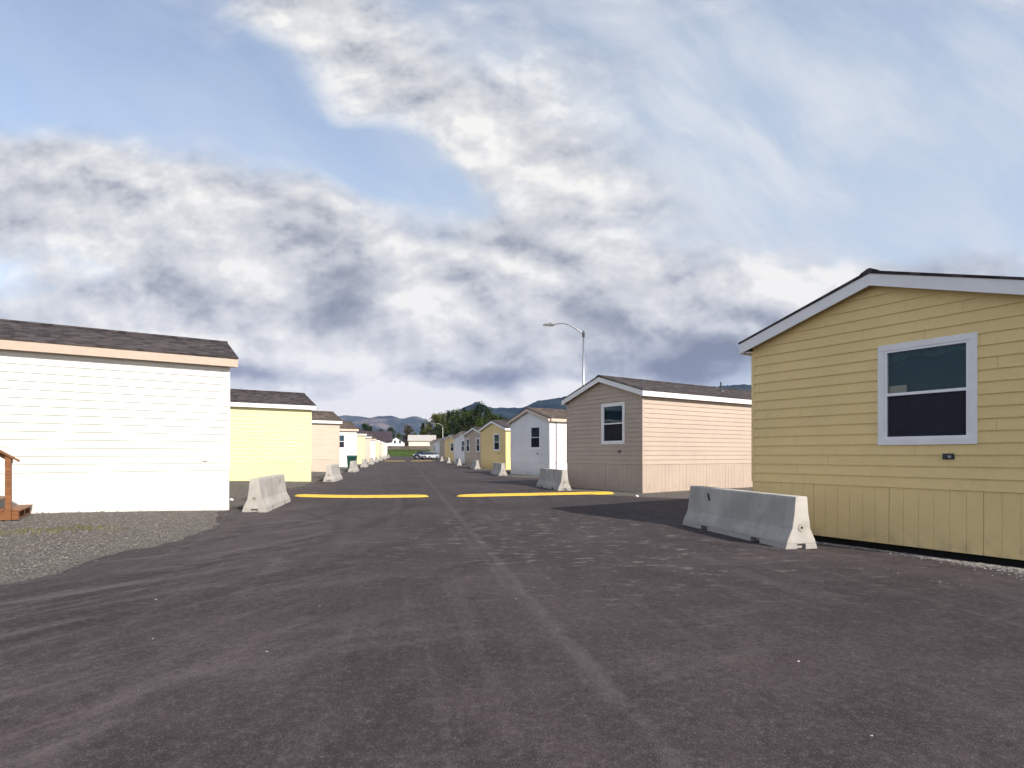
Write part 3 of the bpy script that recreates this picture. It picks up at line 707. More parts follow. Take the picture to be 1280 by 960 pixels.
# ------------------------------------------------------------------ concrete barriers
def barrier():
    root = empty('concrete_barrier', (0, 0, 0))
    L = 3.05; up = [(-.265, .085), (-.245, .15), (-.20, .235), (-.165, .31), (-.145, .42), (-.125, .56), (-.105, .785), (-.095, .81),
                    (.095, .81), (.105, .785), (.125, .56), (.145, .42), (.165, .31), (.20, .235), (.245, .15), (.265, .085)]
    m = MB()
    # x from 0 (near end) to L; stations give the long faces a little unevenness
    st = [L*i/14 for i in range(15)]; rnd = random.Random(5); n = len(up)
    for k, x in enumerate(st):
        for (y, z) in up:
            j = 0.0025
            m.v.append((x+(rnd.uniform(-.004, .004) if k in (0, 14) else 0), y+rnd.uniform(-j, j), z+(rnd.uniform(-j, j) if z > .1 else 0)))
    for k in range(14):
        for i in range(n): m.f.append((k*n+i, k*n+(i+1) % n, (k+1)*n+(i+1) % n, (k+1)*n+i))
    m.f.append(tuple(range(n))[::-1]); m.f.append(tuple(range(14*n, 15*n)))
    body = m.build('body', concrete, root, bevel=0.010)
    ft = MB()
    slots = [(0.62, 0.86), (2.14, 2.38)]
    xx = 0.0
    for (s0, s1) in slots+[(L, L)]:
        x0, x1 = xx, s0
        # the ends of the barrier have a notch in the middle of their foot
        y0 = -.285
        if x1-x0 > 0.01:
            lo0 = x0+0.10 if x0 == 0 else x0; hi0 = x1-0.10 if x1 == L else x1
            ft.add([(lo0, -.285, 0), (hi0, -.285, 0), (hi0, .285, 0), (lo0, .285, 0), (lo0, -.2645, .0852), (hi0, -.2645, .0852), (hi0, .2645, .0852), (lo0, .2645, .0852)],
                   [(0,3,2,1),(4,5,6,7),(0,1,5,4),(1,2,6,5),(2,3,7,6),(3,0,4,7)])
            for (ea, eb, isend) in ((x0, lo0, x0 == 0), (hi0, x1, x1 == L)):
                if not isend: continue
                for sgn in (-1, 1):
                    ya, yb, yc = sgn*.285, sgn*.2645, sgn*.075
                    ft.add([(ea, ya, 0), (eb, ya, 0), (eb, yc, 0), (ea, yc, 0), (ea, yb, .0852), (eb, yb, .0852), (eb, yc, .0852), (ea, yc, .0852)],
                           [(0,3,2,1),(4,5,6,7),(0,1,5,4),(1,2,6,5),(2,3,7,6),(3,0,4,7)])
        xx = s1
    ft.box(0.05, L-0.05, -.17, .17, 0.012, 0.08)
    ft.build('foot', concrete, root, bevel=0.006)
    for sx in (-0.002, L+0.002):
        rg = MB(); rg.tube([(sx-0.003, 0, .335), (sx+0.003, 0, .335)], 0.062, 18); o = rg.build('socket_ring', plain('concrete_ring', (0.33, 0.29, 0.25), 0.9), root)
        bo = MB(); bo.tube([(sx-0.008, 0, .335), (sx+0.008, 0, .335)], 0.018, 10); bo.build('bolt_hole', black, o)
    for sgn in (-1, 1):
        sl = MB(); yo = sgn*0.118
        sl.prism([(2.28, .56), (2.33, .56), (2.40, .70), (2.35, .70)], lambda u, v, s_: (u, sgn*(0.1255-(v-.56)*0.089+(0.003 if s_ else -0.02)), v))
        sl.build('lifting_slot', black, root)
    return root
B0 = barrier()
def place_barrier(first, X, Y, head, label, tilt=0.0):
    """X, Y: centre of the near end on the ground, head: angle off the view direction, positive to the left"""
    b = B0 if first else copy_tree(B0)
    b.location = (X, Y, G(X, Y)-0.004); b.rotation_euler = (0, tilt, rad(90+head))
    return tag(b, label, 'barrier', 'concrete jersey barriers lining the road')
def px(x, Y): return (x-640)/F*Y
place_barrier(True, 4.44, 8.55, 12.6, 'largest concrete barrier, standing in front of the nearest yellow home on the right')
place_barrier(False, px(706, 21.6), 21.6, 13.5, 'concrete barrier beside the pinkish beige home, just beyond the right speed bump')
place_barrier(False, px(629, 35.5), 35.5, 12, 'concrete barrier in front of the white home with tan trim on the right')
place_barrier(False, px(597, 49.5), 49.5, 11, 'concrete barrier in front of the second yellow home of the right row')
place_barrier(False, px(574.5, 64), 64, 11, 'concrete barrier below the greyish pink home with two windows')
place_barrier(False, px(561.5, 78), 78, 11, 'concrete barrier before the distant white home, fifth up the right side')
place_barrier(False, px(552.5, 92), 92, 11, 'farthest concrete barrier on the right side, before the third yellow home')
place_barrier(False, px(318, 13.3), 13.3, 11.6, 'large concrete barrier at the left end of the yellow speed bump')
place_barrier(False, px(411, 27.0), 27.0, 10, 'concrete barrier before the pinkish home on the left')
place_barrier(False, px(439.5, 40.3), 40.3, 10.5, 'concrete barrier directly in front of the green bin')
place_barrier(False, px(454, 53.5), 53.5, 10.5, 'concrete barrier just beyond the green bin on the left')
place_barrier(False, px(463, 66.5), 66.5, 10.5, 'fifth concrete barrier up the left side, partly behind the one beyond the bin')
place_barrier(False, px(469.5, 80), 80, 10.5, 'sixth concrete barrier up the left side of the road')
place_barrier(False, px(475, 94), 94, 10.5, 'seventh concrete barrier up the left side, beside the far speed bump')
place_barrier(False, px(479.5, 107.5), 107.5, 10.5, 'eighth concrete barrier up the left side, beyond the far speed bump')
place_barrier(False, px(482.5, 121), 121, 10.5, 'ninth concrete barrier up the left side, second from the far end')
place_barrier(False, px(485.5, 135), 135, 10.5, 'last tiny concrete barrier at the far end of the left side')

# ------------------------------------------------------------------ speed bumps
def speed_bump(p0, p1, label, w=0.66, hgt=0.07, taper=0.55):
    p0 = Vector(p0); p1 = Vector(p1); d = (p1-p0); L = d.length; d.normalize(); n = Vector((-d.y, d.x))
    m = MB(); NS = int(L/0.12); NW = 10; rnd = random.Random(int(L*100))
    for i in range(NS+1):
        s = L*i/NS; e = min(s, L-s); k = min(1, e/taper); k = math.sqrt(max(0.0, 1-(1-k)**2))
        wig = 0.03*noise.noise(Vector((s*0.8, p0.x, 0)))
        for j in range(NW+1):
            t_ = j/NW*2-1
            q = p0+d*s+n*(t_*w/2*max(k, 0.12)+wig)
            z = G(q.x, q.y)+0.004+hgt*(0.35+0.65*k)*(1-t_*t_)**0.8*(k if k < 0.3 else 1) + 0.004*noise.noise(Vector((q.x*6, q.y*6, 0)))
            if j in (0, NW) or i in (0, NS): z = G(q.x, q.y)-0.01
            m.v.append((q.x, q.y, z))
    m.f = [(i*(NW+1)+j, i*(NW+1)+j+1, (i+1)*(NW+1)+j+1, (i+1)*(NW+1)+j) for i in range(NS) for j in range(NW)]
    tag(m.build('speed_bump', hump_m, smooth=True), label, 'speed bump', 'yellow painted speed bumps across the road')
speed_bump((-7.15, 18.25), (-2.76, 18.75), 'near yellow speed bump on the left, starting at the large left barrier')
speed_bump((-1.9, 18.8), (3.72, 20.3), 'near yellow speed bump on the right half, ending below the pinkish beige home')
speed_bump((px(480, 93), 93), (px(507, 95), 95), 'far thin speed bump on the left half of the road', w=0.65, hgt=.05)
speed_bump((px(513, 95), 95), (px(548, 97), 97), 'far thin speed bump on the right half, in front of the parked cars', w=0.65, hgt=.05)

# ------------------------------------------------------------------ wooden steps by the left home
def steps():
    loc = Vector((-10.05, 11.66)); zg = G(loc.x, loc.y)-0.01
    r = empty('wooden_steps', (loc.x, loc.y, zg), ANG)     # x runs up/left = -x local, y = -width towards the camera
    tag(r, 'brown stained wooden steps with a handrail against the nearest white home', 'steps')
    wdt = 1.30
    for i in range(4):
        z = 0.19*(i+1); x1 = -0.36*i; x0 = x1-0.36 if i < 3 else x1-1.6
        tr = MB(); nb = 3 if i < 3 else 11
        for k in range(nb):
            a = x1-(k+1)*(abs(x0-x1)/nb)+0.008; b_ = x1-k*(abs(x0-x1)/nb)+(0.02 if k == 0 else 0)
            tr.box(a, b_, -wdt, 0, z-0.036, z)
        tr.build('tread' if i < 3 else 'deck', wood, r, bevel=0.004)
    # riser frame of the first step: pallet-like box with open slots
    f = MB()
    for (a, b_) in ((-wdt+0.01, -wdt+0.10), (-0.70, -0.60), (-0.10, -0.01)):
        f.box(-0.34, -0.012, a, b_, 0.0, 0.153)
    f.box(-0.34, -0.008, -wdt+0.012, -0.012, 0.0, 0.032)
    f.build('step_frame', wood, r, bevel=0.004)
    for yy_ in (-wdt+0.04, -0.04):
        s = MB(); s.prism([(-0.01, 0.0), (-0.37, 0.15), (-0.73, 0.34), (-1.09, 0.53), (-2.6, 0.53), (-2.6, 0.38), (-1.2, 0.38), (-0.40, 0.0)], lambda u, v, q: (u-0.36, yy_+(0.019 if q else -0.019), v))
        s.build('stringer', wood, r)
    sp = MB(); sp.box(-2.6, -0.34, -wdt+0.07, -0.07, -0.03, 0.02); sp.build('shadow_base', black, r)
    # posts, rail and balusters on the side facing the camera
    slope = 0.70
    py0, py1 = -wdt-0.045, -wdt+0.045
    po = MB(); po.box(-0.20, -0.11, py0, py1, 0.0, 1.20); po.build('post', wood, r, bevel=0.004)
    po = MB(); po.box(-1.36, -1.27, py0, py1, 0.0, 2.0); po.build('post', wood, r, bevel=0.004)
    ra = MB(); ra.prism([(0.0, 1.09), (0.0, 1.13), (-1.5, 1.13+1.5*slope), (-1.5, 1.09+1.5*slope)], lambda u, v, q: (u, (-wdt+0.075) if q else (-wdt-0.075), v)); ra.build('handrail', wood, r, bevel=0.003)
    ra = MB(); ra.prism([(-0.1, 0.99+0.1*slope), (-0.1, 1.09+0.1*slope), (-1.4, 1.09+1.4*slope), (-1.4, 0.99+1.4*slope)], lambda u, v, q: (u, (-wdt+0.065) if q else (-wdt+0.045), v)); ra.build('subrail', wood, r)
    for k in range(7):
        x = -0.36-0.13*k*1.0 - 0.0
        b_ = MB(); b_.box(x-0.018, x+0.018, -wdt+0.03, -wdt+0.066, 0.19*(int(-x/0.36)+1)-0.1, 1.04-x*slope) ; 
        if k in (0, 2, 4, 6): b_.build('baluster', wood, r)
steps()

# ------------------------------------------------------------------ green bin behind the third left barrier
def bin_():
    Y = 44.0; X = px(440, Y); z = G(X, Y)
    r = empty('wheeled_bin', (X, Y, z), rad(10)); tag(r, 'green lidded wheeled bin standing behind a barrier by the white home on the left', 'bin')
    gm = plain('green_plastic', (0.006, 0.045, 0.032), 0.4, var=0.1)
    b = MB(); b.add([(-.29, -.28, .08), (.29, -.28, .08), (.29, .30, .08), (-.29, .30, .08), (-.35, -.36, 1.05), (.35, -.36, 1.05), (.35, .38, 1.05), (-.35, .38, 1.05)],
                    [(0,3,2,1),(4,5,6,7),(0,1,5,4),(1,2,6,5),(2,3,7,6),(3,0,4,7)]); b.build('bin_body', gm, r, bevel=0.02)
    l = MB(); l.prism([(-.40, 1.05), (-.40, 1.09), (-.30, 1.16), (0, 1.20), (.30, 1.18), (.42, 1.12), (.42, 1.05)], lambda u, v, s_: (.37 if s_ else -.37, u, v)); l.build('lid', plain('green_lid', (0.008, 0.075, 0.055), 0.35), r, bevel=0.01)
    for sx in (-.33, .33):
        w = MB(); w.tube([(sx-.03, .30, .11), (sx+.03, .30, .11)], .11, 14); w.build('wheel', rubber, r)
    h = MB(); h.tube([(-.30, .40, 1.02), (-.30, .46, 1.05), (.30, .46, 1.05), (.30, .40, 1.02)], .016, 6); h.build('handle', gm, r)
bin_()

# ------------------------------------------------------------------ street lamps
def lamp(X, Y, H, arm, label, m, mast_top=True):
    z = G(X, Y); r = empty('street_lamp', (X, Y, z), 0.0)
    tag(r, label, 'street lamp', 'street lamps with curved arms')
    p = MB(); p.tube([(0, 0, 0.5), (0, 0, H*0.5), (0, 0, H)], [0.095, 0.075, 0.052], 14); p.build('pole', m, r, smooth=True)
    bs = MB(); bs.lathe(0, 0, [(0.17, 0.42), (0.17, 0.46), (0.12, 0.52)], 14); bs.lathe(0, 0, [(0.26, 0.0), (0.26, 0.42)], 18); bs.build('base', concrete, r)
    pts = []
    for i in range(13):
        t_ = i/12; x = -arm*t_; zz_ = H-0.12+arm*0.30*math.sin(t_*math.pi/2*1.02)+0.10*arm*math.sin(t_*math.pi)
        pts.append((x, 0, zz_))
    a = MB(); a.tube(pts, [0.042-0.012*i/12 for i in range(13)], 10); a.build('arm', m, r, smooth=True)
    br = MB(); br.lathe(0, 0, [(0.07, H-0.28), (0.085, H-0.24), (0.085, H-0.02), (0.06, H+0.06), (0.02, H+0.10)], 12); br.build('bracket', dark_metal, r)
    hx, hz = pts[-1][0], pts[-1][2]
    hd = MB(); hd.prism([(hx+0.10, hz-0.05), (hx+0.10, hz+0.03), (hx-0.10, hz+0.07), (hx-0.42, hz+0.055), (hx-0.56, hz+0.02), (hx-0.56, hz-0.02), (hx-0.15, hz-0.05)],
                        lambda u, v, s_: (u, 0.13 if s_ else -0.13, v)); h_ = hd.build('lamp_head', plain('lamp_grey', (0.16, 0.165, 0.18), 0.4, 0.4), r, bevel=0.012)
    ln = MB(); ln.box(hx-0.50, hx-0.12, -0.10, 0.10, hz-0.062, hz-0.046); ln.build('lens', plain('lens', (0.6, 0.62, 0.6), 0.2), h_)
    pc = MB(); pc.lathe(hx-0.13, 0, [(0.035, hz+0.06), (0.035, hz+0.13), (0.02, hz+0.15)], 10); pc.build('photocell', dark_metal, h_)
lamp(4.26, 33.2, 8.65, 1.85, 'near street lamp with long curved arm rising behind the pinkish beige home roof', galv)
lamp(px(553.5, 128), 128, 7.55, 1.7, 'distant pale street lamp above the far end of the right row', plain('pale_steel', (0.48, 0.48, 0.46), 0.5, 0.2))

# ------------------------------------------------------------------ parked cars
def car(X, Y, rz, paint, label, style):
    r = empty('parked_car', (X, Y, G(X, Y)), rz); tag(r, label, 'car', 'cars parked at the far end of the road')
    L2, hw = (2.35, 0.92)
    if style == 'suv': side = [(-2.3, .38), (-2.32, .75), (-2.2, 1.02), (-1.0, 1.12), (1.9, 1.12), (2.28, 1.05), (2.32, .6), (2.28, .36)]; cab = [(-1.15, 1.12), (-.45, 1.72), (1.95, 1.74), (2.22, 1.12)]
    else: side = [(-2.2, .32), (-2.25, .6), (-2.1, .84), (-1.0, .96), (1.5, .98), (2.15, .95), (2.22, .6), (2.2, .32)]; cab = [(-1.15, .96), (-.35, 1.46), (.95, 1.48), (1.85, .98)]
    b = MB(); ns = 6
    # body: slices across the width, pinched towards the flanks
    rows = [(-hw, .94), (-hw*.86, 1.0), (0, 1.012), (hw*.86, 1.0), (hw, .94)]
    n = len(side)
    for (y, k) in rows:
        for (x, z) in side: b.v.append((x*k, y, z if k >= 1 else .38+(z-.38)*.93))
    for i in range(len(rows)-1):
        for j in range(n): b.f.append((i*n+j, i*n+(j+1) % n, (i+1)*n+(j+1) % n, (i+1)*n+j))
    b.f.append(tuple(range(n))); b.f.append(tuple(range((len(rows)-1)*n, len(rows)*n))[::-1])
    body = b.build('body', paint, r, bevel=0.03)
    gl = MB(); inset = .10; pr = cab
    vs = [(x, -hw*.93, z) if z < 1.2 else (x, -hw*.93+.16, z) for x, z in pr]+[(x, hw*.93, z) if z < 1.2 else (x, hw*.93-.16, z) for x, z in pr]
    gl.add(vs, [(0, 1, 2, 3), (7, 6, 5, 4), (0, 4, 5, 1), (2, 6, 7, 3), (1, 5, 6, 2), (0, 3, 7, 4)])
    gl.build('windows', plain('car_glass', (0.012, 0.016, 0.022), 0.08, spec=0.8), r, bevel=0.02)
    rf = MB(); zt = max(z for _, z in cab); rf.box(cab[1][0]-.03, cab[2][0]+.03, -hw*.93+.13, hw*.93-.13, zt-.03, zt+.025); rf.build('roof', paint, r, bevel=0.02)
    pl = MB()
    for x in (cab[1][0]+.9,):
        for s_ in (-1, 1): pl.add([(x-.04, s_*hw*.935, cab[0][1]), (x+.04, s_*hw*.935, cab[0][1]), (x+.04, s_*(hw*.93-.155), zt), (x-.04, s_*(hw*.93-.155), zt)], [(0, 1, 2, 3)])
    pl.build('pillar', paint, r)
    for x in (-1.4, 1.4):
        for s_ in (-1, 1):
            w = MB(); w.tube([(x, s_*(hw-.20), .34), (x, s_*(hw+.015), .34)], .34, 20); wo = w.build('wheel', rubber, r)
            k = MB(); k.tube([(x, s_*(hw+.0), .34), (x, s_*(hw+.025), .34)], .20, 12); k.build('rim', galv, wo)
    for s_ in (-1, 1):
        hl = MB(); hl.box(side[1][0]-.01, side[1][0]+.16, s_*hw*.78-.17, s_*hw*.78+.17, side[2][1]-.22, side[2][1]-.06); hl.build('headlight', plain('headlight', (0.75, 0.78, 0.8), 0.15), r, bevel=0.02)
        tl = MB(); tl.box(side[-2][0]-.12, side[-2][0]+.015, s_*hw*.80-.13, s_*hw*.80+.13, side[-3][1]-.30, side[-3][1]-.08); tl.build('tail_light', plain('tail_light', (0.35, 0.01, 0.01), 0.25), r, bevel=0.02)
    gr = MB(); gr.box(side[1][0]-.02, side[1][0]+.1, -.5, .5, .48, .68); gr.build('grille', dark_metal, r)
    pt_ = MB(); pt_.box(side[1][0]-.03, side[1][0]+.02, -.26, .26, .36, .46); pt_.build('number_plate', vinyl, r)
HW = rad(101)
car(px(527.0, 124), 124, rad(72), plain('paint_navy', (0.035, 0.045, 0.085), 0.25, 0.3, var=0.03), 'dark blue sports utility car parked at the far end, left of the silver one', 'suv')
car(px(537.3, 119), 119, rad(62), plain('paint_silver', (0.62, 0.64, 0.68), 0.22, 0.4, var=0.03), 'silver white car parked at the far end beside the last right homes', 'sedan')

# ------------------------------------------------------------------ grass bank and fence closing the view
grass_m = leaf_mat('grass', (0.028, 0.050, 0.010), (0.070, 0.100, 0.024))
bk = MB(); bx_ = axis([(-90, 10, 1.0)]); prof = [(163.5, .80), (165, 1.05), (168, 1.9), (171, 2.55), (174, 2.8), (178, 2.8), (190, 0.7)]
for x in bx_:
    for (y, z) in prof: bk.v.append((x, y+0.6*noise.noise(Vector((x*.3, y, 0))), z+0.25*noise.noise(Vector((x*.35, y*.4, 2)))*(1 if z > 1 else 0.2)))
n = len(prof); bk.f = [(i*n+j, (i+1)*n+j, (i+1)*n+j+1, i*n+j+1) for i in range(len(bx_)-1) for j in range(n-1)]
tag(bk.build('grass_bank', grass_m, smooth=True), kind='structure')
rnd = random.Random(11); gt = MB()
for i in range(9000):
    x = rnd.uniform(-80, 0); k = rnd.random(); y = 164.2+9.5*k; z = 0.8+1.9*sstep(0, 1, k); hh = rnd.uniform(.25, .6); a = rnd.uniform(0, 3.14); w_ = rnd.uniform(.08, .2)
    gt.v += [(x-w_*math.cos(a), y-w_*math.sin(a), z-.1), (x+w_*math.cos(a), y+w_*math.sin(a), z-.1), (x+rnd.uniform(-.15, .15), y+rnd.uniform(-.15, .15), z+hh)]
    gt.f.append((3*i, 3*i+1, 3*i+2))
tag(gt.build('grass', grass_m, fix=False), 'long green grass growing on the bank at the end of the road', 'grass', kind='stuff')
fwood = plain('fence_wood', (0.105, 0.078, 0.068), 0.85, var=0.3, vs=1.5)
def fence(x0, x1, y, z, h, label):
    r = empty('board_fence', ((x0+x1)/2, y, z)); tag(r, label, 'fence')
    p = MB(); w = (x1-x0)/2; x = -w; rr = random.Random(3)
    while x < w:
        hh = h+rr.uniform(-.02, .02); o = rr.uniform(-.008, .008); p.box(x, x+.14, -.012+o, .012+o, 0.05, hh); x += .15
    p.build('boards', fwood, r)
    rl = MB(); rl.box(-w, w, .015, .055, .4, .49); rl.box(-w, w, .015, .055, h-.4, h-.31); rl.build('rail', fwood, r)
    k = -w
    while k <= w: q = MB(); q.box(k-.05, k+.05, .056, .15, -1, h); q.build('post', fwood, r); k += 4.8
fence(px(474, 176), px(552, 176), 176, 2.7, 1.42, 'brown board fence on top of the grass bank at the end of the road')

# ------------------------------------------------------------------ far buildings
def far_house(X, Y, z, w, dpt, h, rise, rot, wallm, roofm_, label, name='house', gable_front=True, wins=(), over=0.4, cat='house', lean=None):
    r = empty(name, (X, Y, z), rot); tag(r, label, cat)
    wl = MB()
    if gable_front: pr = [(-w/2, -2), (w/2, -2), (w/2, h), (0, h+rise), (-w/2, h)]; wl.prism(pr, lambda u, v, s_: (u, dpt if s_ else 0, v))
    else: pr = [(0, -2), (dpt, -2), (dpt, h), (dpt/2, h+rise), (0, h)]; wl.prism(pr, lambda u, v, s_: (w/2 if s_ else -w/2, u, v))
    wall = wl.build('wall', wallm, r)
    rf = MB(); t_ = .22; s = rise/((w if gable_front else dpt)/2)
    W2 = (w if gable_front else dpt)/2
    pr = [(-W2-over, h-over*s), (0, h+rise), (W2+over, h-over*s), (W2+over, h-over*s+t_), (0, h+rise+t_), (-W2-over, h-over*s+t_)]
    if gable_front: rf.prism(pr, lambda u, v, s_: (u, dpt+over if s_ else -over, v+.02))
    else: rf.prism(pr, lambda u, v, s_: (w/2+over if s_ else -w/2-over, u+dpt/2, v+.02))
    rf.build('roof', roofm_, r)
    for (u, zz_, ww, hh) in wins:
        f = MB(); f.box(u-ww/2-.12, u+ww/2+.12, -.06, 0.0, zz_-.12, zz_+hh+.12); wo = f.build('window', trim_white, r)
        g_ = MB(); g_.box(u-ww/2, u+ww/2, -.08, -.04, zz_, zz_+hh); g_.build('pane', plain('far_glass', (0.02, 0.025, 0.035), 0.1), wo)
    return r
lap_white = plain('far_white', (0.78, 0.80, 0.82), 0.6, var=0.04, vs=1)
far_house(px(495.5, 215), 215, 1.2, 6.2, 8, 4.9, 2.0, rad(15), lap_white, SHING['grey'], 'white gabled house with two dark windows beyond the fence', wins=((-.55, 4.5, .8, 1.1), (1.35, 4.5, .8, 1.1)))
r_ = far_house(px(488, 222), 222, 1.2, 2.6, 6, 5.9, .7, rad(12), lap_white, SHING['grey'], 'tall narrow white house wing left of the gabled white house')
far_house(px(468, 200), 200, 1.0, 12.0, 9, 5.2, 3.6, rad(14), plain('far_grey_wall', (0.62, 0.60, 0.58), 0.7), shingle_mat('shingles_dark', (0.045, 0.036, 0.044)), 'house with a broad dark roof above the far left homes', gable_front=False)
far_house(px(527.5, 205), 205, 1.5, 9.6, 9, 5.0, 2.0, rad(9), plain('far_cream_wall', (0.74, 0.66, 0.52), 0.7, var=0.04), plain('pale_metal_roof', (0.40, 0.375, 0.35), 0.6, var=0.08, vs=1), 'long cream building with a pale sloping roof at the end of the road', name='long_building', gable_front=False, cat='building')

# ------------------------------------------------------------------ trees
def leaf_quad(mb, c, s, rr):
    a = Vector((rr.gauss(0, 1), rr.gauss(0, 1), rr.gauss(0, 1))).normalized(); b = a.orthogonal().normalized(); b.rotate(Matrix.Rotation(rr.uniform(0, 6.28), 3, a)); c2 = a.cross(b)
    s1 = s*rr.uniform(.6, 1.2); s2 = s*rr.uniform(.35, .8)
    mb.v += [tuple(c-b*s1), tuple(c+c2*s2), tuple(c+b*s1), tuple(c-c2*s2)]; k = len(mb.v); mb.f.append((k-4, k-3, k-2, k-1))
def tree_mesh(kind, seed):
    rr = random.Random(seed); tk = MB(); cr_ = MB()
    if kind == 'conifer':     # unit height 10
        tk.tube([(0, 0, -.5), (0, 0, 4), (0.05, 0, 9.6)], [.20, .13, .03], 8)
        z = 1.2
        while z < 9.9:
            R = 1.9*(1-(z/10.3))**0.85+.12; nb = 7
            for k in range(nb):
                a = rr.uniform(0, 6.28); L = R*rr.uniform(.65, 1.12)
                tk.tube([(0, 0, z), (math.cos(a)*L, math.sin(a)*L, z-.22*L)], [.03, .008], 4, cap=False)
                for q in range(7):
                    t_ = (q+rr.random())/7; p = Vector((math.cos(a)*L*t_, math.sin(a)*L*t_, z-.24*L*t_))+Vector((rr.gauss(0, .07), rr.gauss(0, .07), rr.gauss(0, .06)))
                    leaf_quad(cr_, p, .24*(1.15-.4*t_), rr)
            z += .30
    else:
        H = 10.0
        tk.tube([(0, 0, -.5), (.1, 0, 2.5), (0, .15, 6.5)], [.28, .20, .08], 8)
        cl = []
        nc = 26 if kind == 'round' else 22
        for i in range(nc):
            z = rr.uniform(2.6, 9.2); k = (z-2.4)/7
            R = (2.7 if kind == 'round' else 1.7)*math.sin(min(1, k*.9+.12)*math.pi)**.6
            a = rr.uniform(0, 6.28); d = R*math.sqrt(rr.random()); c = Vector((math.cos(a)*d, math.sin(a)*d, z)); cl.append((c, rr.uniform(.55, 1.1)))
            tk.tube([(0, 0, max(1.6, z-1.8)), tuple(c*0.6+Vector((0, 0, z*.4-.3))), tuple(c)], [.07, .045, .015], 5, cap=False)
        for (c, s) in cl:
            for q in range(95):
                d = Vector((rr.gauss(0, 1), rr.gauss(0, 1), rr.gauss(0, .8))).normalized()*s*rr.uniform(.45, 1.08)
                leaf_quad(cr_, c+d, .19, rr)
    t_me = tk.build('trunk', bark); c_me = cr_.build('crown', bark, fix=False)
    res = (t_me.data, c_me.data); bpy.data.objects.remove(t_me); bpy.data.objects.remove(c_me); return res
TM = {('conifer', i): tree_mesh('conifer', 40+i) for i in range(2)}
TM.update({('round', i): tree_mesh('round', 50+i) for i in range(3)}); TM.update({('tall', i): tree_mesh('tall', 60+i) for i in range(2)})
LV = {'dark': leaf_mat('leaf_dark', (0.012, 0.022, 0.012), (0.030, 0.046, 0.020)), 'mid': leaf_mat('leaf_mid', (0.026, 0.044, 0.012), (0.065, 0.085, 0.026)),
      'olive': leaf_mat('leaf_olive', (0.040, 0.050, 0.014), (0.100, 0.105, 0.034)), 'rust': leaf_mat('leaf_rust', (0.060, 0.046, 0.024), (0.100, 0.076, 0.038))}
def tree(x, top, Y, kind, var, leaf, label, group, wide=1.0):
    H = EYE+(568-top)/F*Y-0.9; X = px(x, Y); s = H/9.9
    o = empty('conifer_tree' if kind == 'conifer' else 'leafy_tree', (X, Y, .9), random.Random(x*7+top).uniform(0, 6.28)); o.scale = (s*wide, s*wide, s)
    tag(o, label, 'tree', group)
    tm, cm = TM[(kind, var)]
    a = bpy.data.objects.new('trunk', tm); COL.objects.link(a); a.parent = o
    key = (kind, var, leaf)
    if key not in TM: m2 = cm.copy(); m2.materials[0] = LV[leaf]; TM[key] = m2
    b = bpy.data.objects.new('crown', TM[key]); COL.objects.link(b); b.parent = o
RG = 'dense tree belt behind the right row of homes'
tree(600, 503, 215, 'round', 0, 'dark', 'tallest dark tree in the belt, rising over the right row roofs', None, .80)
tree(528.5, 528, 235, 'conifer', 0, 'dark', 'small dark pointed conifer over the cream building roof', None, 1.3)
tree(455.5, 529, 215, 'round', 1, 'dark', 'dark tree over the far left homes beside the dark roof', None, 1.0)
tree(463, 532, 222, 'conifer', 1, 'dark', 'dark pointed tree just left of the dark roofed house', None, 1.4)
tree(476, 536, 265, 'round', 2, 'dark', 'small dark tree peeping over the ridge of the dark roofed house', None, 1.1)
tree(488, 533, 245, 'round', 2, 'dark', 'dark rounded tree behind the white gabled house', None, .85)
tree(498, 541, 260, 'round', 0, 'mid', 'low yellowish green tree over the gabled house roof', None, 1.0)
tree(510, 531, 240, 'tall', 0, 'rust', 'brownish tree standing between the white house and the cream building', None, 1.25)
tree(519, 541, 262, 'round', 1, 'olive', 'small olive green tree just above the left end of the pale roof', None, 1.0)
tree(543, 517, 225, 'round', 1, 'olive', 'bright olive tree at the left end of the tree belt, near the distant lamp', None, 1.05)
belt = [(552, 514, 232, 'tall', 1, 'mid'), (562, 512, 240, 'round', 2, 'dark'), (557, 524, 215, 'round', 0, 'mid'), (571, 511, 228, 'tall', 0, 'mid'), (580, 509, 236, 'conifer', 1, 'dark'),
        (586, 513, 222, 'round', 1, 'mid'), (593, 508, 238, 'tall', 1, 'dark'), (609, 510, 226, 'tall', 0, 'dark'), (616, 516, 220, 'round', 2, 'mid'), (625, 519, 230, 'round', 0, 'dark'),
        (634, 521, 224, 'tall', 1, 'mid'), (645, 522, 236, 'round', 1, 'dark'), (658, 524, 228, 'round', 2, 'mid'), (566, 526, 212, 'round', 1, 'dark'), (577, 522, 214, 'round', 0, 'dark'), (603, 522, 210, 'round', 1, 'mid'),
        (548, 530, 214, 'round', 2, 'dark'), (537, 528, 230, 'tall', 0, 'mid')]
for (x, tp, Y, k, v, lf) in belt:
    tree(x, tp, Y, k, v, lf, 'green tree in the crowded belt behind the roofs of the right row', RG, 1.05)

